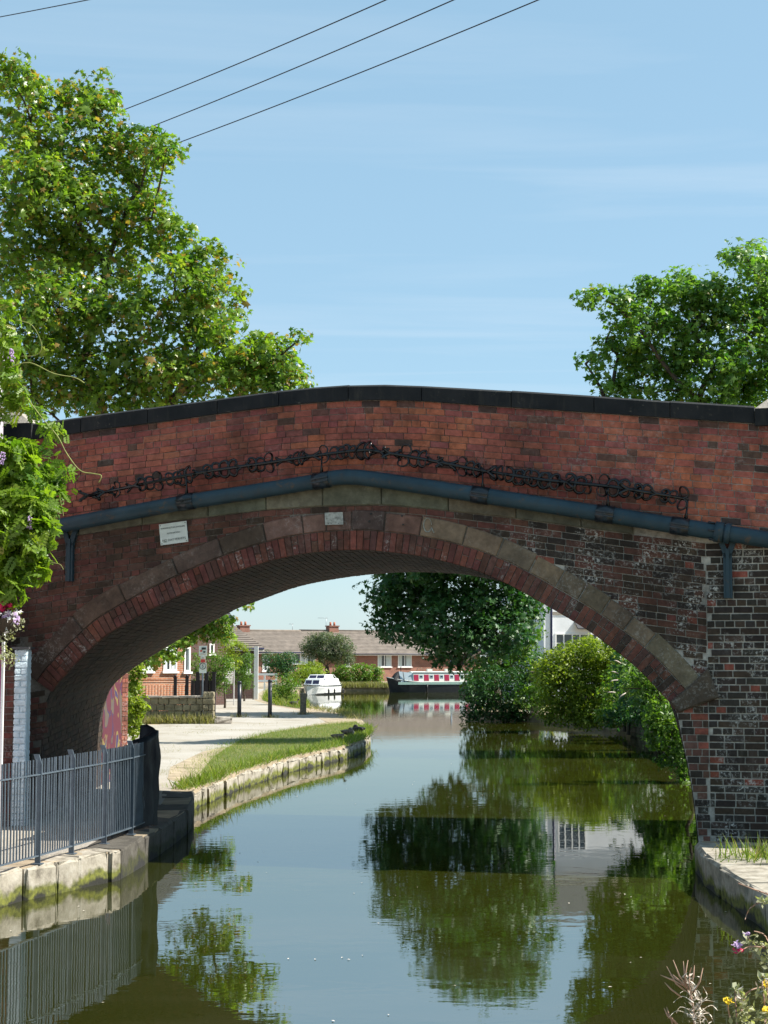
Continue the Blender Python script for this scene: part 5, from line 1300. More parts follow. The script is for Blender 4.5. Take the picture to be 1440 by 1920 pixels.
def bungalow(label, x0, x1, Yc, xc, z0, ze, zr, depth, brick, wins, chims, hipr=0.0, hipl=0.0, rooff='roof', ang=HA, aer=(), over=.45, name='bungalow', ncourse=16):
    c = at(xc, 1230, Yc); a = Vector((math.cos(ang), math.sin(ang), 0)); n_ = Vector((a.y, -a.x, 0))     # n_ faces the canal
    def fp(x):                                   # where the sight line of column x meets the front plane
        d = ray(x, 1230); o = Vector((0, 0, 0)); q = Vector((c.x, c.y, 0)); dd = Vector((d.x, d.y, 0))
        t = (q - o).dot(n_) / dd.dot(n_); return dd * t
    p0, p1 = fp(x0), fp(x1); L_ = (p1 - p0).length
    root = thing(name, label, 'house', (p0.x, p0.y, z0)); Z = Vector((0, 0, 1))
    b = -n_ * depth
    mb = MB(); mb.obox(p0 + Z * z0, a * L_, b, Z * (ze - z0))
    if hipr == 0 or hipl == 0:
        for P_, h in ((p0, hipl), (p1, hipr)):
            if h == 0: mb.add([P_ + Z * ze, P_ + b + Z * ze, P_ + b / 2 + Z * (zr - .05)], [(0, 1, 2), (2, 1, 0)])
    mb.build('wall', M[brick], root)
    sl = (zr - ze) / (depth / 2); E = n_ * over; drop = Z * (-sl * over)
    l0, l1 = (-.2 if hipl == 0 else -over), (L_ + (.2 if hipr == 0 else over))
    f0, f1 = p0 + a * l0 + E + Z * ze + drop, p0 + a * l1 + E + Z * ze + drop
    k0, k1 = p0 + a * l0 + b - E + Z * ze + drop, p0 + a * l1 + b - E + Z * ze + drop
    r0, r1 = p0 + a * (l0 + hipl) + b / 2 + Z * zr, p0 + a * (l1 - hipr) + b / 2 + Z * zr
    mb = MB(); roof_slope(mb, f0, f1, r0, r1, ncourse); roof_slope(mb, k1, k0, r1, r0, ncourse)
    if hipl: roof_slope(mb, k0, f0, r0, r0, ncourse)
    if hipr: roof_slope(mb, f1, k1, r1, r1, ncourse)
    mb.add([f0, f1, k1, k0], [(0, 1, 2, 3), (3, 2, 1, 0)])
    R = mb.build('roof', M[rooff], root)
    MB().tube([r0 + Z * .03, r1 + Z * .03], .09, 6).build('ridge', M[rooff], R)
    mb = MB(); mb.obox(f0 - Z * .14, f1 - f0, n_ * .02, Z * .14); mb.build('fascia', M['white_paint'], root)
    MB().tube([f0 + n_ * .07 - Z * .03, f1 + n_ * .07 - Z * .03], .05, 6).build('gutter', M['drain'], root)
    for (wx, wy0, wy1, wpx, panes, cur) in wins:
        q = fp(wx); s = q.y / FPX; zb_ = EYE + (1230 - wy1) * s
        window(root, Vector((q.x, q.y, zb_)), a, wpx * s / math.cos(ang) * 1.02, (wy1 - wy0) * s, n_, panes, 0 if not cur else 0, cur)
    for (cx, h, w, pots) in chims:
        t = (fp(cx) - p0).dot(a); q = p0 + a * t + b / 2 + Z * (zr - .25)
        # columns are seen over the ridge: shift for the extra depth
        k = (q.y) / fp(cx).y; q.x = q.x; chimney(root, q, w, h, pots)
    for (cx, h, boom) in aer:
        t = (fp(cx) - p0).dot(a); q = p0 + a * t + b / 2 + Z * (zr - .1); mb = MB()
        mb.tube([q, q + Z * h], .02, 5); mb.tube([q + Z * h - a * boom, q + Z * h + a * boom * .2], .014, 5)
        for j in range(5): e_ = q + Z * h - a * boom * (j / 5); mb.tube([e_ - n_ * .22, e_ + n_ * .22], .008, 4)
        mb.build('aerial', M['alu'], root)
    return root
bungalow('long brick bungalow with two chimneys behind the weeping tree and white cruiser', 430, 597, 131, 520, LAND, 2.95, 4.55, 7.4, 'brick_bungalow',
         [(492, 1228, 1258, 12, 1, True), (545, 1224, 1244, 26, 3, True), (572, 1226, 1246, 18, 2, True)], [(471, .45, .55, 1), (492, .62, .9, 2)], aer=((462, 2.3, 1.6), (586, .7, .3)))
bungalow('brick bungalow with white framed windows behind the striped narrowboat', 603, 900, 137, 740, LAND, 2.85, 4.6, 7.4, 'brick_bungalow',
         [(646, 1240, 1249, 9, 1, False), (708, 1226, 1250, 25, 2, True), (746, 1226, 1250, 25, 2, True)], [(662, .62, .9, 2)], aer=((650, 1.2, .8),))
bungalow('dark walled house with hipped tiled roof beside the shrubs left of the path', 310, 480, 80, 400, LAND, 2.98, 4.35, 7.0, 'brick_dark',
         [(462, 1224, 1262, 8, 1, False)], [], hipr=1.5, ang=math.radians(12), name='tiled_house', over=.35, ncourse=14)
bungalow('dark brown brick house half hidden in leaves behind the white signs', 340, 424, 70, 390, LAND, 4.3, 6.3, 6.0, 'brick_dark',
         [(398, 1163, 1180, 14, 2, True), (392, 1207, 1226, 8, 1, False)], [], ang=OA, rooff='slate', name='brick_house', over=.2)
bungalow('two storey orange brick house with white window sills beyond the stone wall', 150, 358, 59.5, 300, LAND, 5.6, 7.8, 6.5, 'brick_orange',
         [(256, 1212, 1258, 26, 2, True), (306, 1212, 1258, 22, 2, True), (345, 1214, 1259, 10, 1, True), (345, 1100, 1145, 10, 1, True), (300, 1100, 1150, 24, 2, True)], [], ang=OA, rooff='slate', name='brick_house', over=.2)
# white porch post and low white gate by the tiled house
wp = thing('white_porch', 'white porch post with timber rail beside the tiled house at the path end', 'porch', at(480, 1287, 79))
q = at(480, 1290, 79); q.z = LAND
mb = MB(); mb.box(q.x, q.y, LAND, .2, .2, 2.6); mb.build('post', M['white_paint'], wp)
mb = MB(); mb.box(q.x - .12, q.y - .05, LAND, .09, .09, 1.8); mb.tube([Vector((q.x - .1, q.y, 1.95)), Vector((q.x - .55, q.y, 2.2))], .04, 5); mb.build('timber_brace', M['wood'], wp)
wg = thing('white_fence', 'low white rail fence in front of the bungalow beside the path end', 'fence', at(495, 1275, 100))
for k in range(3):
    q = at(474 + k * 22, 1275, 100); mb = MB(); mb.box(q.x, q.y, LAND, .1, .1, 1.05); mb.build('post', M['white_paint'], wg)
for z in (1.25, .85): a = at(472, 1275, 100); b = at(520, 1275, 100); mb = MB(); mb.box((a.x + b.x) / 2, 99.93, z, b.x - a.x, .03, .13); mb.build('rail', M['white_paint'], wg)
gs = thing('garden_screen', 'white louvred garden screen among the hedges left of the path', 'screen', at(430, 1290, 70))
for k in range(12):
    q = at(430, 1245 + k * 3.4, 70); mb = MB(); mb.obox(Vector((q.x - .2 - k * .008, 70, q.z)), Vector((.42, .05, 0)), Vector((0, .03, .03)), Vector((0, -.02, .05))); mb.build('slat', M['white_paint'], gs)
for s in (-.19, .2): mb = MB(); q = at(430, 1285, 70.06); mb.box(q.x + s, 70.06, LAND, .05, .05, 1.75); mb.build('post', M['white_paint'], gs)

# ------------------------------------------------------------------ vegetation on the left and far banks
shrub('climbing_plant', 'leafy climbing plant beside the brick end under the arch', [(254, 1250, 12, 20), (252, 1290, 14, 24), (258, 1330, 15, 24), (252, 1365, 12, 22), (262, 1262, 10, 12), (246, 1320, 8, 40)], 29.5, LAND, 'leaf_lime', T_OVAL, 0.064, 117, .06, 9, .12, cat='climber', basex=-4.6)
shrub('garden_hedge', 'ragged green and russet hedge beside the white signs', [(398, 1240, 16, 18), (412, 1255, 18, 24), (425, 1250, 14, 22), (405, 1275, 16, 18), (418, 1285, 14, 16), (395, 1265, 12, 16), (366, 1245, 8, 22), (368, 1270, 8, 14)], 61, LAND, 'leaf_mid', T_OVAL, 0.064, 36, .11, 12, .3, cat='hedge', dry=.10)
shrub('ivy_column', 'yellow green ivy climbing up the corner of the dark brick house', [(425, 1195, 14, 16), (430, 1215, 16, 18), (434, 1240, 16, 20), (395, 1165, 22, 5), (415, 1180, 18, 8), (372, 1158, 18, 5), (445, 1210, 12, 5), (455, 1214, 14, 4)], 66, LAND, 'leaf_lime', T_OVAL, 0.072, 31, .12, 12, .3, cat='climber')
shrub('conifer_shrub', 'rounded bright green conifer shrub by the path end', [(456, 1245, 17, 20), (454, 1265, 19, 22), (458, 1282, 16, 10), (462, 1235, 10, 8)], 76, LAND, 'leaf_mid', T_NARROW, 0.085, 47, .12, 14, .2)
shrub('bank_bush', 'scrubby brown and green bush on the bank left of the white cruiser', [(528, 1282, 20, 16), (540, 1295, 16, 14), (522, 1296, 14, 14), (548, 1285, 14, 12), (545, 1310, 10, 10)], 71, LAND, 'leaf_mid', T_OVAL, 0.068, 31, .12, 11, .3, dry=.15)
shrub('garden_bush', 'dark green bush in front of the long brick bungalow', [(512, 1238, 20, 16), (535, 1240, 22, 20), (525, 1258, 28, 14), (542, 1262, 14, 14)], 108, LAND, 'leaf_dark', T_OVAL, 0.119, 13, .2, 13, .4)
shrub('clipped_bush', 'low domed clipped bush above the white cruiser bow', [(575, 1262, 26, 10), (560, 1270, 18, 10), (592, 1266, 22, 10), (575, 1275, 34, 10)], 106, LAND, 'leaf_lime', T_OVAL, 0.085, 21, .16, 14, .3)
shrub('clipped_bush', 'yellow green clipped bush between the domed bush and the weeping tree', [(578, 1248, 18, 5), (592, 1250, 14, 6), (585, 1256, 22, 6)], 112, LAND, 'leaf_lime', T_OVAL, 0.085, 21, .16, 14, .3)
mk('weeping_tree', 'grey green weeping tree behind the white cruiser', 'tree', (at(612, 1240, 114).x, 114.5, LAND), blobs_px([(612, 1198, 34, 10), (585, 1208, 20, 14), (640, 1208, 22, 14), (612, 1215, 40, 20), (578, 1222, 12, 14), (650, 1222, 14, 16), (598, 1232, 20, 14), (632, 1234, 26, 14), (655, 1235, 8, 14)], 114, .5), 11, .22, 15, .17, T_NARROW, M['leaf_grey'], .2, 1.4, up=.4, outw=.7, twigs=.15)
shrub('garden_hedge', 'tall leafy hedge on the far bank between the cruiser and the narrowboat', [(640, 1262, 14, 14), (655, 1264, 14, 15), (670, 1262, 14, 15), (685, 1263, 14, 14), (700, 1263, 14, 14), (710, 1266, 8, 12), (628, 1268, 10, 12), (640, 1276, 14, 8), (662, 1278, 16, 8), (688, 1278, 16, 8), (706, 1278, 10, 8)], 117, LAND, 'leaf_hedge', T_OVAL, 0.128, 16, .2, 12, .3, cat='hedge')
# reeds along the far bank, grass on the point, verge, tufts
def reed_line(pts, n, w):
    P = Path2(pts); s = RNG.uniform(0, P.L, n); q = np.array([P(x) for x in s]); q += RNG.normal(size=q.shape) * w; return q
q = reed_line([(-3.6, 112.6), (0.4, 113.1)], 2600, .25)
tag(blades('bank_reeds', np.column_stack([q, np.full(len(q), .25)]), RNG.uniform(.22, .5, len(q)), RNG.uniform(.1, .9, len(q)), M['straw'], lean=.2), 'pale reeds along the far bank edge beside the narrowboat bow', kind='stuff')
def grass_on(name, poly, n, h0, h1, matl, z=LAND, dry=.1, lean=.35):
    x, y = fill(poly, n); t_ = np.clip(RNG.normal(.45, .22, len(x)), 0, .88); pt = np.sin(x * 3.1 + y * 1.3) + np.sin(y * 2.2 - x * 1.7) + np.sin(x * .9 + y * .6); t_[RNG.random(len(x)) < dry + .22 * (pt > .9)] = 1.0
    return blades(name, np.column_stack([x, y, np.full(len(x), z)]), RNG.uniform(h0, h1, len(x)), t_, M[matl], lean=lean)
tag(grass_on('grass', lawn_poly, 30000, .03, .085, 'grass', LAND + .005, .2, .55), kind='stuff')
edge_l = [(p[0] - .12, p[1]) for p in left_edge[7:14]]
q = reed_line(edge_l, 5200, .10); tag(blades('grass', np.column_stack([q, np.full(len(q), LAND)]), RNG.uniform(.08, .26, len(q)), RNG.uniform(0, 1.0, len(q)), M['grass'], lean=.75), kind='stuff')
tag(grass_on('grass', verge_poly, 9000, .1, .4, 'grass', LAND, .15), kind='stuff')
q = reed_line([(-0.75, 54), (-1.6, 60), (-2.85, 66)], 900, .25); tag(blades('dry_grass', np.column_stack([q, np.full(len(q), LAND)]), RNG.uniform(.08, .3, len(q)), RNG.uniform(0, 1, len(q)), M['straw'], lean=.5), kind='stuff')
x, y = fill([(-4.4, 25.5), (-3.2, 26), (-2.9, 30), (-3.7, 38), (-5.5, 46), (-3, 47), (-1, 50), (-1.5, 53), (-8.5, 50), (-9, 30)], 1500)
k = (np.sin(x * 2.3 + y * .7) + np.sin(y * 1.1 - x) > .7); tag(blades('dry_grass', np.column_stack([x[k], y[k], np.full(k.sum(), LAND)]), RNG.uniform(.03, .12, k.sum()), RNG.uniform(.2, 1, k.sum()), M['straw'], lean=.6), kind='stuff')
q = reed_line([(-3.4, 29.3), (-3.6, 34), (-3.68, 40), (-3.25, 44.6), (-2.0, 49.6), (-.95, 52.4)], 3600, .16)
tt = RNG.uniform(.2, 1, len(q)); tag(blades('grass', np.column_stack([q, np.full(len(q), LAND)]), RNG.uniform(.03, .11, len(q)), tt, M['grass'], lean=.6), kind='stuff')
for pts_, nn_, ww_ in (([(-5.6, 33), (-4.6, 37)], 160, .2), ([(-5.5, 44), (-4.5, 46.5)], 200, .22), ([(-4.1, 29), (-3.8, 31.5)], 260, .16), ([(-6.2, 27), (-5.2, 30)], 180, .2), ([(-3.0, 56), (-3.6, 60)], 200, .2)):
    q = reed_line(pts_, nn_, ww_); tag(blades('path_weeds', np.column_stack([q, np.full(len(q), LAND)]), RNG.uniform(.02, .08, len(q)), RNG.uniform(.1, 1, len(q)), M['straw'], lean=.7), kind='stuff')
prism('worn_soil', [(-3.3, 27.0), (-3.05, 27.6), (-2.85, 29.6), (-3.25, 29.8), (-3.5, 33), (-3.72, 38), (-4.05, 36), (-4.1, 31), (-3.75, 28)], LAND + .007, LAND - .05, M['earth'])
prism('worn_soil', [(-.9, 52.6), (-1.3, 56), (-2.2, 61), (-3.2, 65.5), (-2.7, 60), (-2.1, 54), (-1.7, 51)], LAND + .007, LAND - .05, M['earth'])
q = reed_line([(-3.25, 26.3), (-3.0, 28.5)], 500, .14); tag(blades('grass', np.column_stack([q, np.full(len(q), LAND)]), RNG.uniform(.05, .2, len(q)), RNG.uniform(0, .9, len(q)), M['grass'], lean=.5), kind='stuff')
q = reed_line([(3.65, 17.0), (4.3, 16.75), (5.4, 16.4)], 650, .16); tag(blades('grass', np.column_stack([q, np.full(len(q), .31)]), RNG.uniform(.06, .30, len(q)), RNG.uniform(0, 1, len(q)), M['grass'], lean=.45), kind='stuff')
prism('shade_soil_strip', [(3.72, 17.6), (4.0, 16.9), (5.2, 16.55), (9, 15.4), (9, 17.2), (3.9, 18.4)], .318, .2, M['shade_soil'])  # dark soil strip standing in for the shade along the right wall
q = reed_line([(3.95, 17.3), (5.6, 16.8)], 700, .2); tag(blades('weeds', np.column_stack([q, np.full(len(q), .31)]), RNG.uniform(.05, .22, len(q)), RNG.uniform(0, 1, len(q)), M['straw'], lean=.6), kind='stuff')
x, y = fill([(4.1, 9.5), (9, 9.5), (9, 15.6), (4.4, 16.4)], 9000); tag(blades('grass', np.column_stack([x, y, np.full(len(x), .30)]), RNG.uniform(.05, .2, len(x)), RNG.uniform(0, 1, len(x)), M['grass'], lean=.45), kind='stuff')
tag(grass_on('grass', [(3.4, 63.8), (8, 56), (30, 60), (30, 76), (9, 72.5), (4, 67.5)], 5000, .15, .5, 'grass', .3, .1), kind='stuff')

# ------------------------------------------------------------------ stone wall, black fences, signs, bollards
sw = thing('stone_wall', 'low coursed yellowish stone wall with a square pillar beside the path', 'wall', (at(330, 1340, 51).x, 51, LAND))
wl_, wr_ = at(205, 1340, 51), at(381, 1340, 51.0)
zt = at(300, 1309, 51).z; rows = 4; rh = (zt - LAND) / rows
for r in range(rows):
    s = wl_.x - random.uniform(0, .2)
    while s < wr_.x - .02:
        l = random.choice([.22, .28, .34, .24]); a, b = max(s, wl_.x) + .007, min(s + l, wr_.x) - .007
        if b - a > .04:
            mb = MB(); rough_block(mb, Vector((a, 50.95 + random.uniform(-.02, .02), LAND + r * rh + .006)), Vector((b - a, 0, 0)), Vector((0, .3, 0)), Vector((0, 0, rh - .012)), .014, .010); mb.build('stone', M['yellow_stone'], sw)
        s += l
s = wl_.x
while s < wr_.x - .05:
    l = min(.55, wr_.x - s); mb = MB(); rough_block(mb, Vector((s + .005, 50.9, zt + .003)), Vector((l - .01, 0, 0)), Vector((0, .4, 0)), Vector((0, 0, .07)), .014, .006); mb.build('coping_stone', M['cap_stone'], sw); s += l
zp = at(390, 1297, 51).z; k = 5
for r in range(k):
    cuts = [0, .34] if r % 2 else [0, .18, .34]
    for a, b in zip(cuts[:-1], cuts[1:]):
        mb = MB(); rough_block(mb, Vector((wr_.x + a + .004, 50.86, LAND + r * (zp - LAND) / k + .006)), Vector((b - a - .008, 0, 0)), Vector((0, .38, 0)), Vector((0, 0, (zp - LAND) / k - .012)), .016, .010); mb.build('pillar_stone', M['yellow_stone'], sw)
mb = MB(); rough_block(mb, Vector((wr_.x + .42, 50.7, LAND)), Vector((.5, .2, 0)), Vector((-.05, .5, 0)), Vector((0, 0, .2)), .03, .02); mb.build('step_stone', M['cap_stone'], sw)
q = reed_line([(wl_.x, 50.75), (wr_.x + .3, 50.75)], 1500, .10); t_ = RNG.uniform(0, 1, len(q))
tag(blades('weeds', np.column_stack([q, np.full(len(q), LAND)]), RNG.uniform(.10, .42, len(q)), t_, M['straw'], lean=.4), kind='stuff')
bf = thing('black_fence', 'black railing with finial posts in front of the orange brick house', 'fence', (at(320, 1300, 57).x, 57, LAND))
for x, y in ((328, 1266), (350, 1266)):
    a = at(x, 1340, 57); z1 = at(x, y, 57).z; mb = MB(); mb.box(a.x, 57, LAND, .11, .11, z1 - LAND - .1); mb.box(a.x, 57, z1 - .1, .15, .15, .03); mb.ball((a.x, 57, z1 - .03), .05, .05, .06); mb.build('post', M['fence_black'], bf)
xa, xb = at(262, 1300, 57.06).x, at(358, 1300, 57.06).x
for y in (1276, 1281, 1318): z = at(300, y, 57.06).z; MB().box((xa + xb) / 2, 57.06, z, xb - xa, .03, .03).build('rail', M['fence_black'], bf)
n_ = int((xb - xa) / .105); bme = bpy.data.meshes.new('bar'); m_ = MB().tube([Vector((0, 0, 0)), Vector((0, 0, 1.05))], .011, 5); bme.from_pydata(m_.v, [], m_.f); bme.materials.append(M['fence_black'])
for i in range(n_ + 1):
    o = bpy.data.objects.new('bar', bme); COL.objects.link(o); o.parent = bf; o.location = Vector((xa + (xb - xa) * i / n_, 57.06, LAND + .05)) - base_of(bf)
gt = thing('black_gate', 'solid black timber gate between dark posts under the white signs', 'gate', (at(385, 1310, 56).x, 56, LAND))
for x in (371, 387, 401):
    a = at(x, 1300, 56); z1 = at(x, 1262, 56).z; mb = MB(); mb.box(a.x, 56, LAND, .12, .12, z1 - LAND); mb.box(a.x, 56, z1 + .001, .16, .16, .04); mb.build('post', M['fence_black'], gt)
xa, xb = at(358, 1300, 56.1).x, at(401, 1300, 56.1).x; x = xa; zt2 = at(380, 1276, 56.1).z
while x < xb - .02:
    mb = MB(); mb.box(x + .055, 56.1, LAND + .02, .10, .025, zt2 - LAND - random.uniform(0, .02)); mb.build('board', M['fence_black'], gt); x += .108
sp2 = thing('sign_post', 'white signs stacked on one pole with a small 5 speed limit roundel', 'sign', (at(380, 1300, 55.5).x, 55.5, LAND))
c = at(380, 1260, 55.5); MB().tube([Vector((c.x, 55.5, LAND)), Vector((c.x, 55.5, at(380, 1211, 55.5).z))], .03, 8).build('pole', M['rail'], sp2)
def panel(x0, y0, x1, y1, Y, material, name):
    a, b = at(x0, y1, Y), at(x1, y0, Y); mb = MB(); mb.obox(a, Vector((b.x - a.x, 0, 0)), Vector((0, .015, 0)), Vector((0, 0, b.z - a.z))); return mb.build(name, M[material], sp2)
panel(373, 1211, 388, 1230, 55.45, 'white_sign', 'upper_sign'); panel(376, 1230.5, 385, 1243, 55.45, 'white_sign', 'middle_sign'); panel(376.5, 1236, 384.5, 1242, 55.43, 'red_ink', 'red_band'); panel(373.5, 1243.5, 387, 1262, 55.45, 'white_sign', 'speed_sign')
RT, UP = Vector((1, 0, 0)), Vector((0, 0, 1))
c = at(380, 1249, 55.43); ring = [c + Vector((.105 * math.cos(k * .3142), 0, .105 * math.sin(k * .3142))) for k in range(21)]
MB().tube(ring, .011, 5, False).build('roundel', M['black_ink'], sp2)
text_part('5', .15, at(380, 1251.8, 55.43), RT, UP, 'black_ink', sp2)
for x0_, y0_, x1_, y1_, m_ in ((378, 1214, 386, 1218, 'black_ink'), (375, 1219, 379, 1222, 'red_ink'), (381, 1221, 385, 1224, 'black_ink'), (376, 1226, 386, 1227, 'feather_pale'), (378, 1232.5, 383, 1234.5, 'feather_pale')):
    panel(x0_, y0_, x1_, y1_, 55.43, m_, 'print_patch')

def bollard(label, x, ytop, ybase, r, material, group=None, name='bollard', hewn=False):
    b = gp(x, ybase, LAND); z1 = at(x, ytop, b.y).z
    t_ = thing(name, label, 'bollard' if not hewn else 'post', b, group)
    mb = MB()
    if hewn: rough_block(mb, b + Vector((-r, -r, -.05)), Vector((2 * r, 0, 0)), Vector((0, 2 * r, 0)), Vector((.02, 0, z1 - b.z + .05)), .02, .008); mb.build('shaft', M[material], t_)
    else:
        mb.tube([b - Vector((0, 0, .05)), Vector((b.x, b.y, z1 - .10))], r, 14); mb.build('shaft', M[material], t_)
        mb = MB(); mb.tube([Vector((b.x, b.y, z1 - .099)), Vector((b.x, b.y, z1 - .02)), Vector((b.x, b.y, z1))], [r * 1.06, r * 1.06, r * .7], 14); mb.build('cap', M[material], t_)
    q_ = np.array([[b.x, b.y]]) + RNG.normal(size=(160, 2)) * np.array((.17, .10))
    tag(blades('grass_tuft', np.column_stack([q_, np.full(len(q_), LAND)]), RNG.uniform(.05, .2, len(q_)), RNG.uniform(0, 1, len(q_)), M['straw'], lean=.5), kind='stuff')
bollard('black bollard standing alone in the pale path before the conifer shrub', 448.5, 1277, 1345, .072, 'bollard', 'black bollards across the path')
bollard('black bollard nearest the white cruiser with dry grass at its foot', 506, 1274, 1346, .072, 'bollard', 'black bollards across the path')
bollard('short weathered timber post in front of the white cruiser reflection', 568, 1300, 1340, .11, 'wood', name='mooring_post', hewn=True)

# ------------------------------------------------------------------ boats
def narrowboat():
    t_ = thing('narrowboat', 'long narrowboat with crimson and white side panels and black bow cover', 'narrowboat', (7, 111, 0))
    Yn = 109.6; B = 2.05; xb = at(717, 1297, Yn).x; L_ = 15.0
    def X(px): return at(px, 1270, Yn).x
    zg = .64; xs = [0, .25, .7, 1.4, 2.4, 4, L_ - 1.2, L_]
    hw = [.02, .28, .62, .88, 1.0, B / 2, B / 2, .7]; zz = [1.02, .96, .86, .76, .68, zg, zg, zg + .1]
    rings = []
    for x, h, z in zip(xs, hw, zz):
        yc = Yn + B / 2; wl = h * (.55 if x < 1 else .97)
        rings.append([Vector((xb + x, yc - h, z)), Vector((xb + x + (.12 if x < .5 else 0), yc - h * 1.01, z * .55)), Vector((xb + x + (.3 if x < .5 else 0), yc - wl, -.25)), Vector((xb + x + (.3 if x < .5 else 0), yc + wl, -.25)), Vector((xb + x + (.12 if x < .5 else 0), yc + h * 1.01, z * .55)), Vector((xb + x, yc + h, z))])
    mb = MB(); mb.loft(rings, closed=True, smooth=False, capends=True); mb.build('hull', M['boat_black'], t_)
    mb = MB(); mb.obox(Vector((X(733), Yn - .045, zg - .11)), Vector((xb + L_ - 1.2 - X(733), 0, 0)), Vector((0, .04, 0)), Vector((0, 0, .17))); mb.build('gunwale', M['boat_mint'], t_)
    mb = MB(); mb.tube([Vector((xb + x, Yn + B / 2 - h - .012, z)) for x, h, z in list(zip(xs, hw, zz))[:6]], .03, 6); mb.build('rubbing_strake', M['boat_cream'], t_)
    for k, s in ((735, .9), (760, .5)):
        mb = MB(); mb.tube([Vector((X(788), Yn - .05, zg - .1)), Vector((X(788), Yn - .05, .02))], .05, 8); 
    mb.build('fender', M['boat_black'], t_)
    x0 = X(763); x1 = xb + L_ - 2.4; zr = 1.36; ins = .10; tum = .14
    mb = MB(); rings = []
    for x in (x0, x1):
        rings.append([Vector((x, Yn + ins, zg)), Vector((x, Yn + ins + tum, zr - .05)), Vector((x, Yn + B / 2, zr + .05)), Vector((x, Yn + B - ins - tum, zr - .05)), Vector((x, Yn + B - ins, zg))])
    mb.loft(rings, closed=True, smooth=False, capends=True); mb.build('cabin', M['boat_cream'], t_)
    mb = MB(); mb.tube([Vector((x0 - .03, Yn + ins + tum - .02, zr - .02)), Vector((x1, Yn + ins + tum - .02, zr - .02))], .03, 6); mb.build('handrail', M['boat_cream'], t_)
    def side(px0, px1, z0, z1, off): 
        a, b = X(px0), X(px1); f = lambda z: Yn + ins + tum * (z - zg) / (zr - .05 - zg) - off
        return MB().add([Vector((a, f(z0), z0)), Vector((b, f(z0), z0)), Vector((b, f(z1), z1)), Vector((a, f(z1), z1)), Vector((a, f(z0) + .03, z0)), Vector((b, f(z0) + .03, z0)), Vector((b, f(z1) + .03, z1)), Vector((a, f(z1) + .03, z1))],
                        [(0, 1, 2, 3), (3, 2, 6, 7), (1, 0, 4, 5), (0, 3, 7, 4), (2, 1, 5, 6)])
    x = 764
    for i in range(12):
        side(x, x + 9.2, zg + .14, zr - .17, .012).build('panel', M['boat_red'], t_)
        w = side(x + 11, x + 17.5, zg + .30, zr - .18, .016).build('window', M['boat_grey'], t_)
        side(x + 11.8, x + 16.7, zg + .35, zr - .23, .020).build('pane', M['glass'], w)
        x += 19.6
    # cratch cover at the bow: black canvas tent with a lighter glazed front frame
    xa, xm, xe = X(728), X(740), X(763); yc = Yn + B / 2
    mb = MB(); v = [Vector((xa, yc - .65, .86)), Vector((xa, yc + .65, .86)), Vector((xm, yc - .75, .68)), Vector((xm, yc + .75, .68)), Vector((xm, yc - .05, 1.42)), Vector((xm, yc + .05, 1.42)), Vector((xa + .2, yc, 1.3))]
    mb.add(v, [(0, 2, 4, 6), (1, 6, 5, 3), (0, 6, 1), (2, 3, 5, 4)]); mb.build('cratch_cover', M['canvas'], t_)
    mb = MB(); v = [Vector((xm + .005, yc - .78, .68)), Vector((xe, yc - .9, .66)), Vector((xe, yc - .72, 1.30)), Vector((xm + .005, yc - .1, 1.41)), Vector((xm + .005, yc + .78, .68)), Vector((xe, yc + .9, .66)), Vector((xe, yc + .72, 1.30)), Vector((xm + .005, yc + .1, 1.41))]
    mb.add(v, [(0, 1, 2, 3), (7, 6, 5, 4), (3, 2, 6, 7)]); c_ = mb.build('cratch_side', M['boat_grey'], t_)
    for k in (X(746), X(755)): mb = MB(); mb.tube([Vector((k, yc - .88, .7)), Vector((k, yc - .45, 1.36))], .025, 5); mb.build('cratch_bar', M['canvas'], c_)
    MB().tube([Vector((X(745), yc, 1.3)), Vector((X(745), yc, 1.75))], .03, 6).build('mast', M['boat_black'], t_)
    for k in (800, 835): mb = MB(); mb.box(X(k), yc, zr + .05, .35, .3, .16); mb.build('roof_box', M['boat_cream'], t_)
    for px in (776, 806): # arched roof rack seen above the roof
        mb = MB()
        pts = [Vector((X(px + 14 * k / 8), yc + .2, zr + .03 + .26 * math.sin(math.pi * k / 8) ** .5)) for k in range(9)]; mb.tube(pts, .02, 5); mb.build('roof_hoop', M['wood'], t_)
narrowboat()
pole = thing('lamp_pole', 'thin pale pole standing on the far bank behind the narrowboat', 'pole', at(846, 1262, 116))
q = at(846, 1262, 116); MB().tube([Vector((q.x, 116, LAND)), Vector((q.x, 116, at(846, 1232, 116).z))], .06, 8).build('shaft', M['rail'], pole)
MB().tube([Vector((q.x, 116, at(846, 1232, 116).z)), Vector((q.x, 116, at(846, 1231, 116).z + .05))], .075, 8).build('cap', M['rail'], pole)
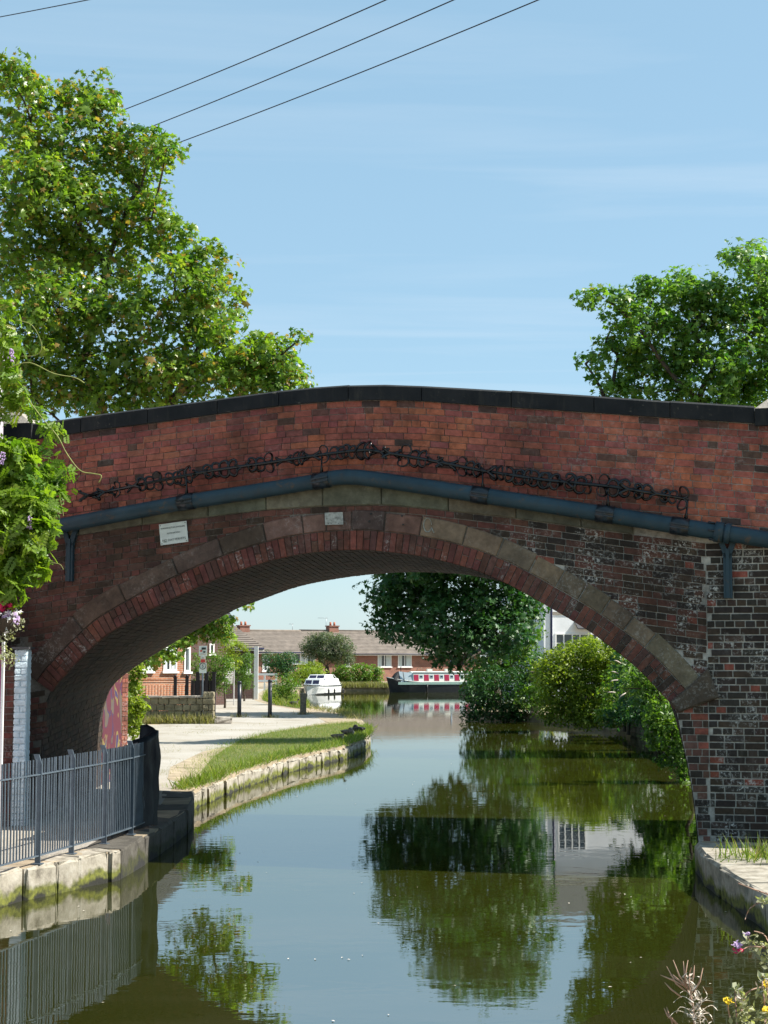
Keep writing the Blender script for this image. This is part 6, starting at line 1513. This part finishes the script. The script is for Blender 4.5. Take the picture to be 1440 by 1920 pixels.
def cruiser():
    c = at(590, 1300, 103); t_ = thing('cabin_cruiser', 'small white cabin cruiser moored bow towards us on the left bank', 'cruiser', (c.x, 104, 0))
    fwd = Vector((-.34, -.94, 0)); rt = Vector((-fwd.y, fwd.x, 0)) * -1                                     # rt: to the viewer's left of the bow
    rt = Vector((.94, -.34, 0)); L_ = 4.3; Bm = 1.6; bow = at(573, 1299, 101.2); bow.z = 0
    def p(s, b, z): return bow - fwd * s + rt * b + Vector((0, 0, z))
    st = [0, .35, .9, 1.7, 2.8, L_]; hb_ = [.03, .32, .54, .70, .77, .75]; zs = [.74, .70, .67, .65, .63, .63]; kw = [.02, .12, .32, .52, .66, .68]; 
    rings = [[p(s + .0, -h, z), p(s + .12 * (s < .5), -h * .97, z - .14), p(s + .35 * (s < .9), -k, .02), p(s + .4 * (s < .9), 0, -.2), p(s + .35 * (s < .9), k, .02), p(s + .12 * (s < .5), h * .97, z - .14), p(s, h, z)] for s, h, z, k in zip(st, hb_, zs, kw)]
    mb = MB(); mb.loft(rings, closed=True, smooth=False, capends=True); mb.build('hull', M['boat_white'], t_)
    for sg in (-1, 1): MB().tube([p(s, sg * (h + .012), z - .02) for s, h, z in zip(st, hb_, zs)], .028, 6).build('rub_rail', M['boat_black'], t_)
    mb = MB(); k2 = [[p(s + .36 * (s < .9), -k - .008, .02), p(s + .37 * (s < .9), -k - .03, .12), ] for s, k in zip(st, kw)]; mb.loft(k2, smooth=False)
    k2 = [[p(s + .37 * (s < .9), k + .03, .12), p(s + .36 * (s < .9), k + .008, .02)] for s, k in zip(st, kw)]; mb.loft(k2, smooth=False); mb.build('waterline_stripe', M['boat_black'], t_, kind='stuff')
    for sg in (-1, 1): MB().tube([p(.42, sg * .10, .55), p(.30, sg * .02, .2)], .022, 5).build('anchor_strap', M['boat_black'], t_)
    # cabin: lower cabin with raked front, upper windscreen
    def hexa(s0, s1, b0, b1, z0, z1, rake, tum, rear, material, name):
        v = [p(s0, -b0, z0), p(s0, b0, z0), p(s1, b1, z0), p(s1, -b1, z0), p(s0 + rake, -b0 + tum, z1), p(s0 + rake, b0 - tum, z1), p(s1 - rear, b1 - tum, z1), p(s1 - rear, -b1 + tum, z1)]
        return MB().add(v, [(0, 1, 5, 4), (1, 2, 6, 5), (2, 3, 7, 6), (3, 0, 4, 7), (4, 5, 6, 7), (3, 2, 1, 0)]).build(name, M[material], t_)
    hexa(1.0, L_ - .15, .56, .74, .65, 1.12, .22, .09, .25, 'boat_white', 'cabin')
    hexa(1.75, L_ - 1.1, .60, .62, 1.121, 1.40, .22, .08, .0, 'boat_white', 'upper_cabin')
    def front(s, b, z0, z1, rake, tot, m_, name, off=.012):
        a0, a1 = b; f = lambda z: s + rake * (z - tot[0]) / (tot[1] - tot[0]) - off
        v = [p(f(z0), a0, z0), p(f(z0), a1, z0), p(f(z1), a1, z1), p(f(z1), a0, z1)]
        v += [q_ - fwd * .02 for q_ in v]
        MB().add(v, [(0, 1, 2, 3), (1, 0, 4, 5), (2, 1, 5, 6), (3, 2, 6, 7), (0, 3, 7, 4)]).build(name, M[m_], t_)
    front(1.0, (-.46, -.04), .76, 1.02, .22, (.65, 1.12), 'navy', 'window'); front(1.0, (.04, .46), .76, 1.02, .22, (.65, 1.12), 'navy', 'window')
    front(1.75, (-.50, -.03), 1.16, 1.36, .22, (1.12, 1.40), 'navy', 'windscreen'); front(1.75, (.03, .50), 1.16, 1.36, .22, (1.12, 1.40), 'navy', 'windscreen')
    for s0, s1, m_ in ((1.75, 1.98, 'boat_grey'), (2.2, 2.42, 'boat_grey'), (2.8, 3.4, 'navy')):
        b = lambda s, z: .56 + .18 * (s - 1) / 3.45 - .09 * (z - .65) / .47 + .012
        v = [p(s0, b(s0, .74), .74), p(s1, b(s1, .74), .74), p(s1, b(s1, 1.02), 1.02), p(s0, b(s0, 1.02), 1.02)]; v += [q_ - rt * .02 for q_ in v]
        MB().add(v, [(0, 1, 2, 3), (1, 0, 4, 5), (2, 1, 5, 6), (3, 2, 6, 7), (0, 3, 7, 4)]).build('side_window', M[m_], t_)
    for s in (1.6, 2.6, 4.1): mb = MB(); mb.tube([p(s, .90, .42), p(s, .93, .30), p(s, .92, .06)], [.015, .06, .05], 8); mb.build('fender', M['boat_black'], t_)
    MB().tube([p(L_ - 1.1, .58, 1.40), p(L_ - .1, .78, .70)], .02, 5).build('canopy_stay', M['boat_white'], t_)
cruiser()

bpy.data.objects['cabin_cruiser'].scale = (1.0, 1.0, 0.9)
bpy.data.objects['narrowboat'].rotation_euler = (0, 0, math.radians(13))
# ------------------------------------------------------------------ ducks
def duck(label, pos, face, body, breast, headm, s=1.0, tuck=False):
    t_ = thing('duck', label, 'duck', pos, 'ducks on the canal bank'); pos = Vector(pos)
    fd = Vector((math.cos(face), math.sin(face), 0)); rt = Vector((-fd.y, fd.x, 0)); Z = Vector((0, 0, 1))
    prof = [(-.25, .225, .012, .010), (-.20, .215, .045, .03), (-.12, .19, .085, .075), (0, .175, .105, .095), (.10, .185, .095, .09), (.16, .215, .06, .065), (.185, .265, .038, .042), (.20, .305, .034, .036), (.215, .335, .043, .040), (.235, .345, .036, .034), (.262, .338, .016, .014)]
    if tuck: prof[5:] = [(.14, .21, .07, .075), (.12, .265, .045, .045), (.07, .285, .045, .042), (.03, .285, .03, .03), (.0, .275, .012, .012)]
    rings = []
    for x, z, ry, rz in prof: rings.append([pos + (fd * x + rt * ry * math.cos(a * .6283) + Z * (z + rz * math.sin(a * .6283))) * s for a in range(10)])
    mb = MB(); mb.loft(rings, closed=True, capends=True); mb.build('body', M[body], t_)
    hx, hz = ((.215, .335) if not tuck else (.09, .285))
    mb = MB(); mb.ball(pos + (fd * hx + Z * hz) * s, .046 * s, .043 * s, .043 * s, 10, 7); mb.build('head', M[headm], t_)
    d = 1 if not tuck else -1
    b0 = pos + (fd * (hx + d * .035) + Z * (hz - .008)) * s; mb = MB(); mb.tube([b0, b0 + fd * d * .06 * s - Z * .008 * s], [.017 * s, .011 * s], 6, squash=.5); mb.build('beak', M['beak'], t_)
    mb = MB(); mb.ball(pos + (fd * .10 + Z * .175) * s, .092 * s, .088 * s, .085 * s, 10, 7); mb.build('breast', M[breast], t_)
    for sg in (-1, 1):
        mb = MB(); mb.ball(pos + (fd * -.06 + rt * sg * .088 + Z * .20) * s, .15 * s, .022 * s, .06 * s, 10, 6, rot=Matrix.Rotation(face, 3, 'Z')); mb.build('wing', M[body], t_)
        f0 = pos + (rt * sg * .04) * s; mb = MB(); mb.tube([f0 + Z * .11 * s, f0 + Z * .012 * s], .010 * s, 5); mb.tube([f0 + Z * .008 * s, f0 + fd * .06 * s + Z * .006 * s], [.012 * s, .03 * s], 5, squash=.25); mb.build('leg', M['beak'], t_)
q = gp(634, 1392, LAND + .02); duck('brown duck standing on the mossy edge stones with its head raised', (q.x, q.y, LAND + .02), math.radians(15), 'feather', 'feather_pale', 'feather', 0.78)
q = gp(653, 1384, LAND + .02); duck('pale breasted brown duck preening in the middle of the three on the edge stones', (q.x, q.y, LAND + .02), math.radians(20), 'feather', 'feather_pale', 'feather_pale', 0.85, True)
q = gp(671, 1379, LAND + .02); duck('black duck crouched at the tip of the grass point', (q.x, q.y, LAND + .02), math.radians(160), 'feather_dark', 'feather_dark', 'feather_dark', 0.89, True)
q = gp(551, 1326, LAND); duck('dark duck on the bank between the black bollard and the timber post', (q.x, q.y, LAND), math.radians(20), 'feather_dark', 'feather', 'feather_dark', 0.93)

# ------------------------------------------------------------------ overhead cables
def cable(label, pa, pb, Ya, Yb, sag):
    a, b = at(*pa, Ya), at(*pb, Yb); d = b - a; a2 = a - d * .45; b2 = b + d * .5; pts = []
    for k in range(25):
        f = k / 24; q = a2.lerp(b2, f); q.z -= sag * (.25 - (f - .5) ** 2) * 4 - sag * .9; pts.append(q)
    o = MB().tube(pts, .020, 5).build('power_cable', M['wire']); tag(o, label, 'cable', 'overhead cables')
cable('overhead cable, topmost of the three crossing the sky above the bridge', (230, 209), (728, 0), 62, 46, .25)
cable('overhead cable, middle one of the three crossing the sky above the bridge', (275, 243), (855, 0), 62, 46, .25)
cable('overhead cable, lowest of the three crossing the sky above the bridge', (330, 272), (1015, 0), 62, 46, .3)
cable('short stretch of overhead cable crossing the top left corner above the sycamore', (0, 32), (165, 0), 62, 56, .02)

# ------------------------------------------------------------------ weeds in front, right corner
def weed(name, label, cat, Y, zroot, stems, r=.004, leafm=None, leaves=(), flowers=(), pods=(), fluff=(), curls=()):
    b = at(stems[0][0][0], 1960, Y); root = thing(name, label, cat, (b.x, Y, zroot))
    for s in stems:
        p = [at(x, y, Y + random.uniform(-.1, .1)) for x, y in smooth_pts(s, 4)]
        if s is stems[0] or s[0][1] > 1915: p = [Vector((p[0].x + .02, Y, zroot - .05))] + p
        MB().tube(p, [r * (1 - .6 * i / len(p)) for i in range(len(p))], 5).build('stem', M['dry_stem'], root)
    for pd in pods:
        mb = MB(); p = [at(x, y, Y - .03) for x, y in pd]; mb.tube(p, [.0028] + [.0035] * (len(p) - 2) + [.0012], 4); mb.build('seed_pod', M['dry_stem'], root)
    for cv in curls:
        p = [at(x, y, Y - .05 + random.uniform(-.04, .04)) for x, y in smooth_pts(cv, 4)]; mb = MB(); mb.tube(p, [.0042 * (1 - .8 * i / len(p)) for i in range(len(p))], 4, squash=.35); mb.build('curled_leaf', M['fluff'], root)
    for i, (x, y, rr, n) in enumerate([f_ for f_ in fluff if f_[3] > 15]):
        c = np.array(at(x, y, Y - .03)); s = Y / FPX; P = c + RNG.normal(size=(n, 3)) * rr * s * .6
        leaf_mesh('seed_fluff', P, RNG.normal(size=(n, 3)), RNG.uniform(.012, .030, n), np.full(n, .5), T_NARROW, M['fluff'], root, kind='stuff')
    for (x, y, rr, n, m_) in flowers:
        c = np.array(at(x, y, Y - .03)); s = Y / FPX; P = c + RNG.normal(size=(n, 3)) * rr * s * np.array((.5, .5, .35))
        leaf_mesh('flower', P, RNG.normal(size=(n, 3)) * .6 + np.array((0, -.5, .8)), RNG.uniform(.012, .02, n), np.full(n, .5), T_OVAL, M[m_], root, kind='stuff')
    if leaves:
        P = np.concatenate([np.array(at(x, y, Y)) + RNG.normal(size=(n, 3)) * rr * Y / FPX * .6 for x, y, rr, n in leaves])
        leaf_mesh('foliage', P, RNG.normal(size=(len(P), 3)) + np.array((0, -.4, .6)), RNG.uniform(.018, .04, len(P)), RNG.uniform(.2, .88, len(P)), T_OVAL, M[leafm or 'leaf_pale'], root)
weed('willowherb', 'dry pinkish willowherb with curled seed pods standing over the water', 'weed', 6.1, .78,
     [[(1302, 1925), (1298, 1880), (1285, 1850), (1262, 1828)], [(1300, 1890), (1292, 1840), (1296, 1815)]],
     pods=[[(1285, 1850), (1262, 1838), (1238, 1828)], [(1288, 1855), (1276, 1840), (1256, 1828)], [(1290, 1850), (1274, 1830), (1262, 1800)], [(1285, 1858), (1268, 1845), (1250, 1812)], [(1285, 1850), (1285, 1825), (1290, 1800)], [(1290, 1855), (1284, 1830), (1281, 1802)],
           [(1296, 1850), (1300, 1830), (1302, 1810)], [(1278, 1870), (1258, 1855), (1246, 1842)], [(1300, 1862), (1312, 1840), (1318, 1815)], [(1268, 1920), (1252, 1905), (1245, 1890)], [(1275, 1925), (1255, 1905), (1250, 1888)], [(1262, 1925), (1258, 1910), (1248, 1900)]],
     curls=[[(1305, 1885), (1322, 1876), (1340, 1878)], [(1300, 1880), (1280, 1868), (1262, 1880)], [(1310, 1900), (1332, 1885), (1346, 1895)], [(1305, 1905), (1328, 1900), (1338, 1915)], [(1298, 1905), (1270, 1895), (1252, 1910)], [(1310, 1880), (1326, 1868), (1318, 1850)], [(1300, 1912), (1318, 1905), (1330, 1922)], [(1296, 1895), (1276, 1888), (1268, 1900)], [(1300, 1870), (1285, 1858), (1275, 1862)], [(1308, 1895), (1316, 1880), (1330, 1872)]],
     fluff=[(1296, 1850, 10, 26), (1305, 1872, 10, 30), (1290, 1835, 8, 18), (1312, 1905, 14, 36), (1300, 1895, 12, 30), (1270, 1830, 8, 14)])
weed('ragwort', 'pale woolly weed with one yellow bloom left of centre at the lower right corner', 'weed', 6.3, .78,
     [[(1382, 1925), (1380, 1890), (1378, 1860), (1381, 1850)], [(1372, 1925), (1366, 1895), (1364, 1882)], [(1390, 1895), (1400, 1862), (1430, 1850), (1442, 1848)]],
     flowers=[(1365, 1877, 10, 26, 'flower_yellow')], leaves=[(1382, 1870, 12, 46), (1388, 1890, 12, 40), (1381, 1852, 5, 14), (1392, 1908, 14, 36)], fluff=[(1383, 1868, 9, 26)])
weed('ragwort', 'yellow flowered weed at the right edge beside the bent stem', 'weed', 6.2, .78,
     [[(1436, 1925), (1434, 1885), (1430, 1850), (1430, 1830)], [(1442, 1900), (1440, 1870), (1436, 1838)]],
     flowers=[(1437, 1846, 8, 22, 'flower_yellow'), (1438, 1893, 8, 20, 'flower_yellow')], leaves=[(1434, 1862, 12, 50), (1432, 1835, 8, 26), (1436, 1905, 14, 40)], fluff=[(1434, 1850, 10, 24)])
weed('thistle', 'thin pink flowered stems leaning in from the right edge over the water', 'weed', 6.6, .78,
     [[(1462, 1900), (1455, 1790), (1430, 1775), (1408, 1765), (1402, 1756)], [(1445, 1772), (1432, 1752), (1414, 1746)], [(1440, 1778), (1405, 1775), (1382, 1788)], [(1450, 1680), (1415, 1668), (1384, 1656)], [(1450, 1690), (1425, 1692), (1405, 1705), (1397, 1724)]],
     flowers=[(1382, 1772, 8, 30, 'flower_lilac'), (1402, 1750, 4, 8, 'flower_lilac'), (1385, 1782, 6, 14, 'flower_red')], leaves=[(1415, 1772, 14, 30), (1438, 1780, 12, 30), (1432, 1690, 8, 16), (1440, 1800, 10, 20)], fluff=[(1410, 1768, 8, 14)])
# bits of leaf floating on the canal
x = RNG.uniform(-4, 6, 150); y = 9.5 + 30 * RNG.random(150) ** 1.6
P = np.column_stack([x, y, np.full(150, .006)]); tag(leaf_mesh('floating_leaves', P, np.tile((0, 0, 1.0), (150, 1)), RNG.uniform(.012, .035, 150), np.ones(150) * .5, T_OVAL, M['fluff'], None), kind='stuff')
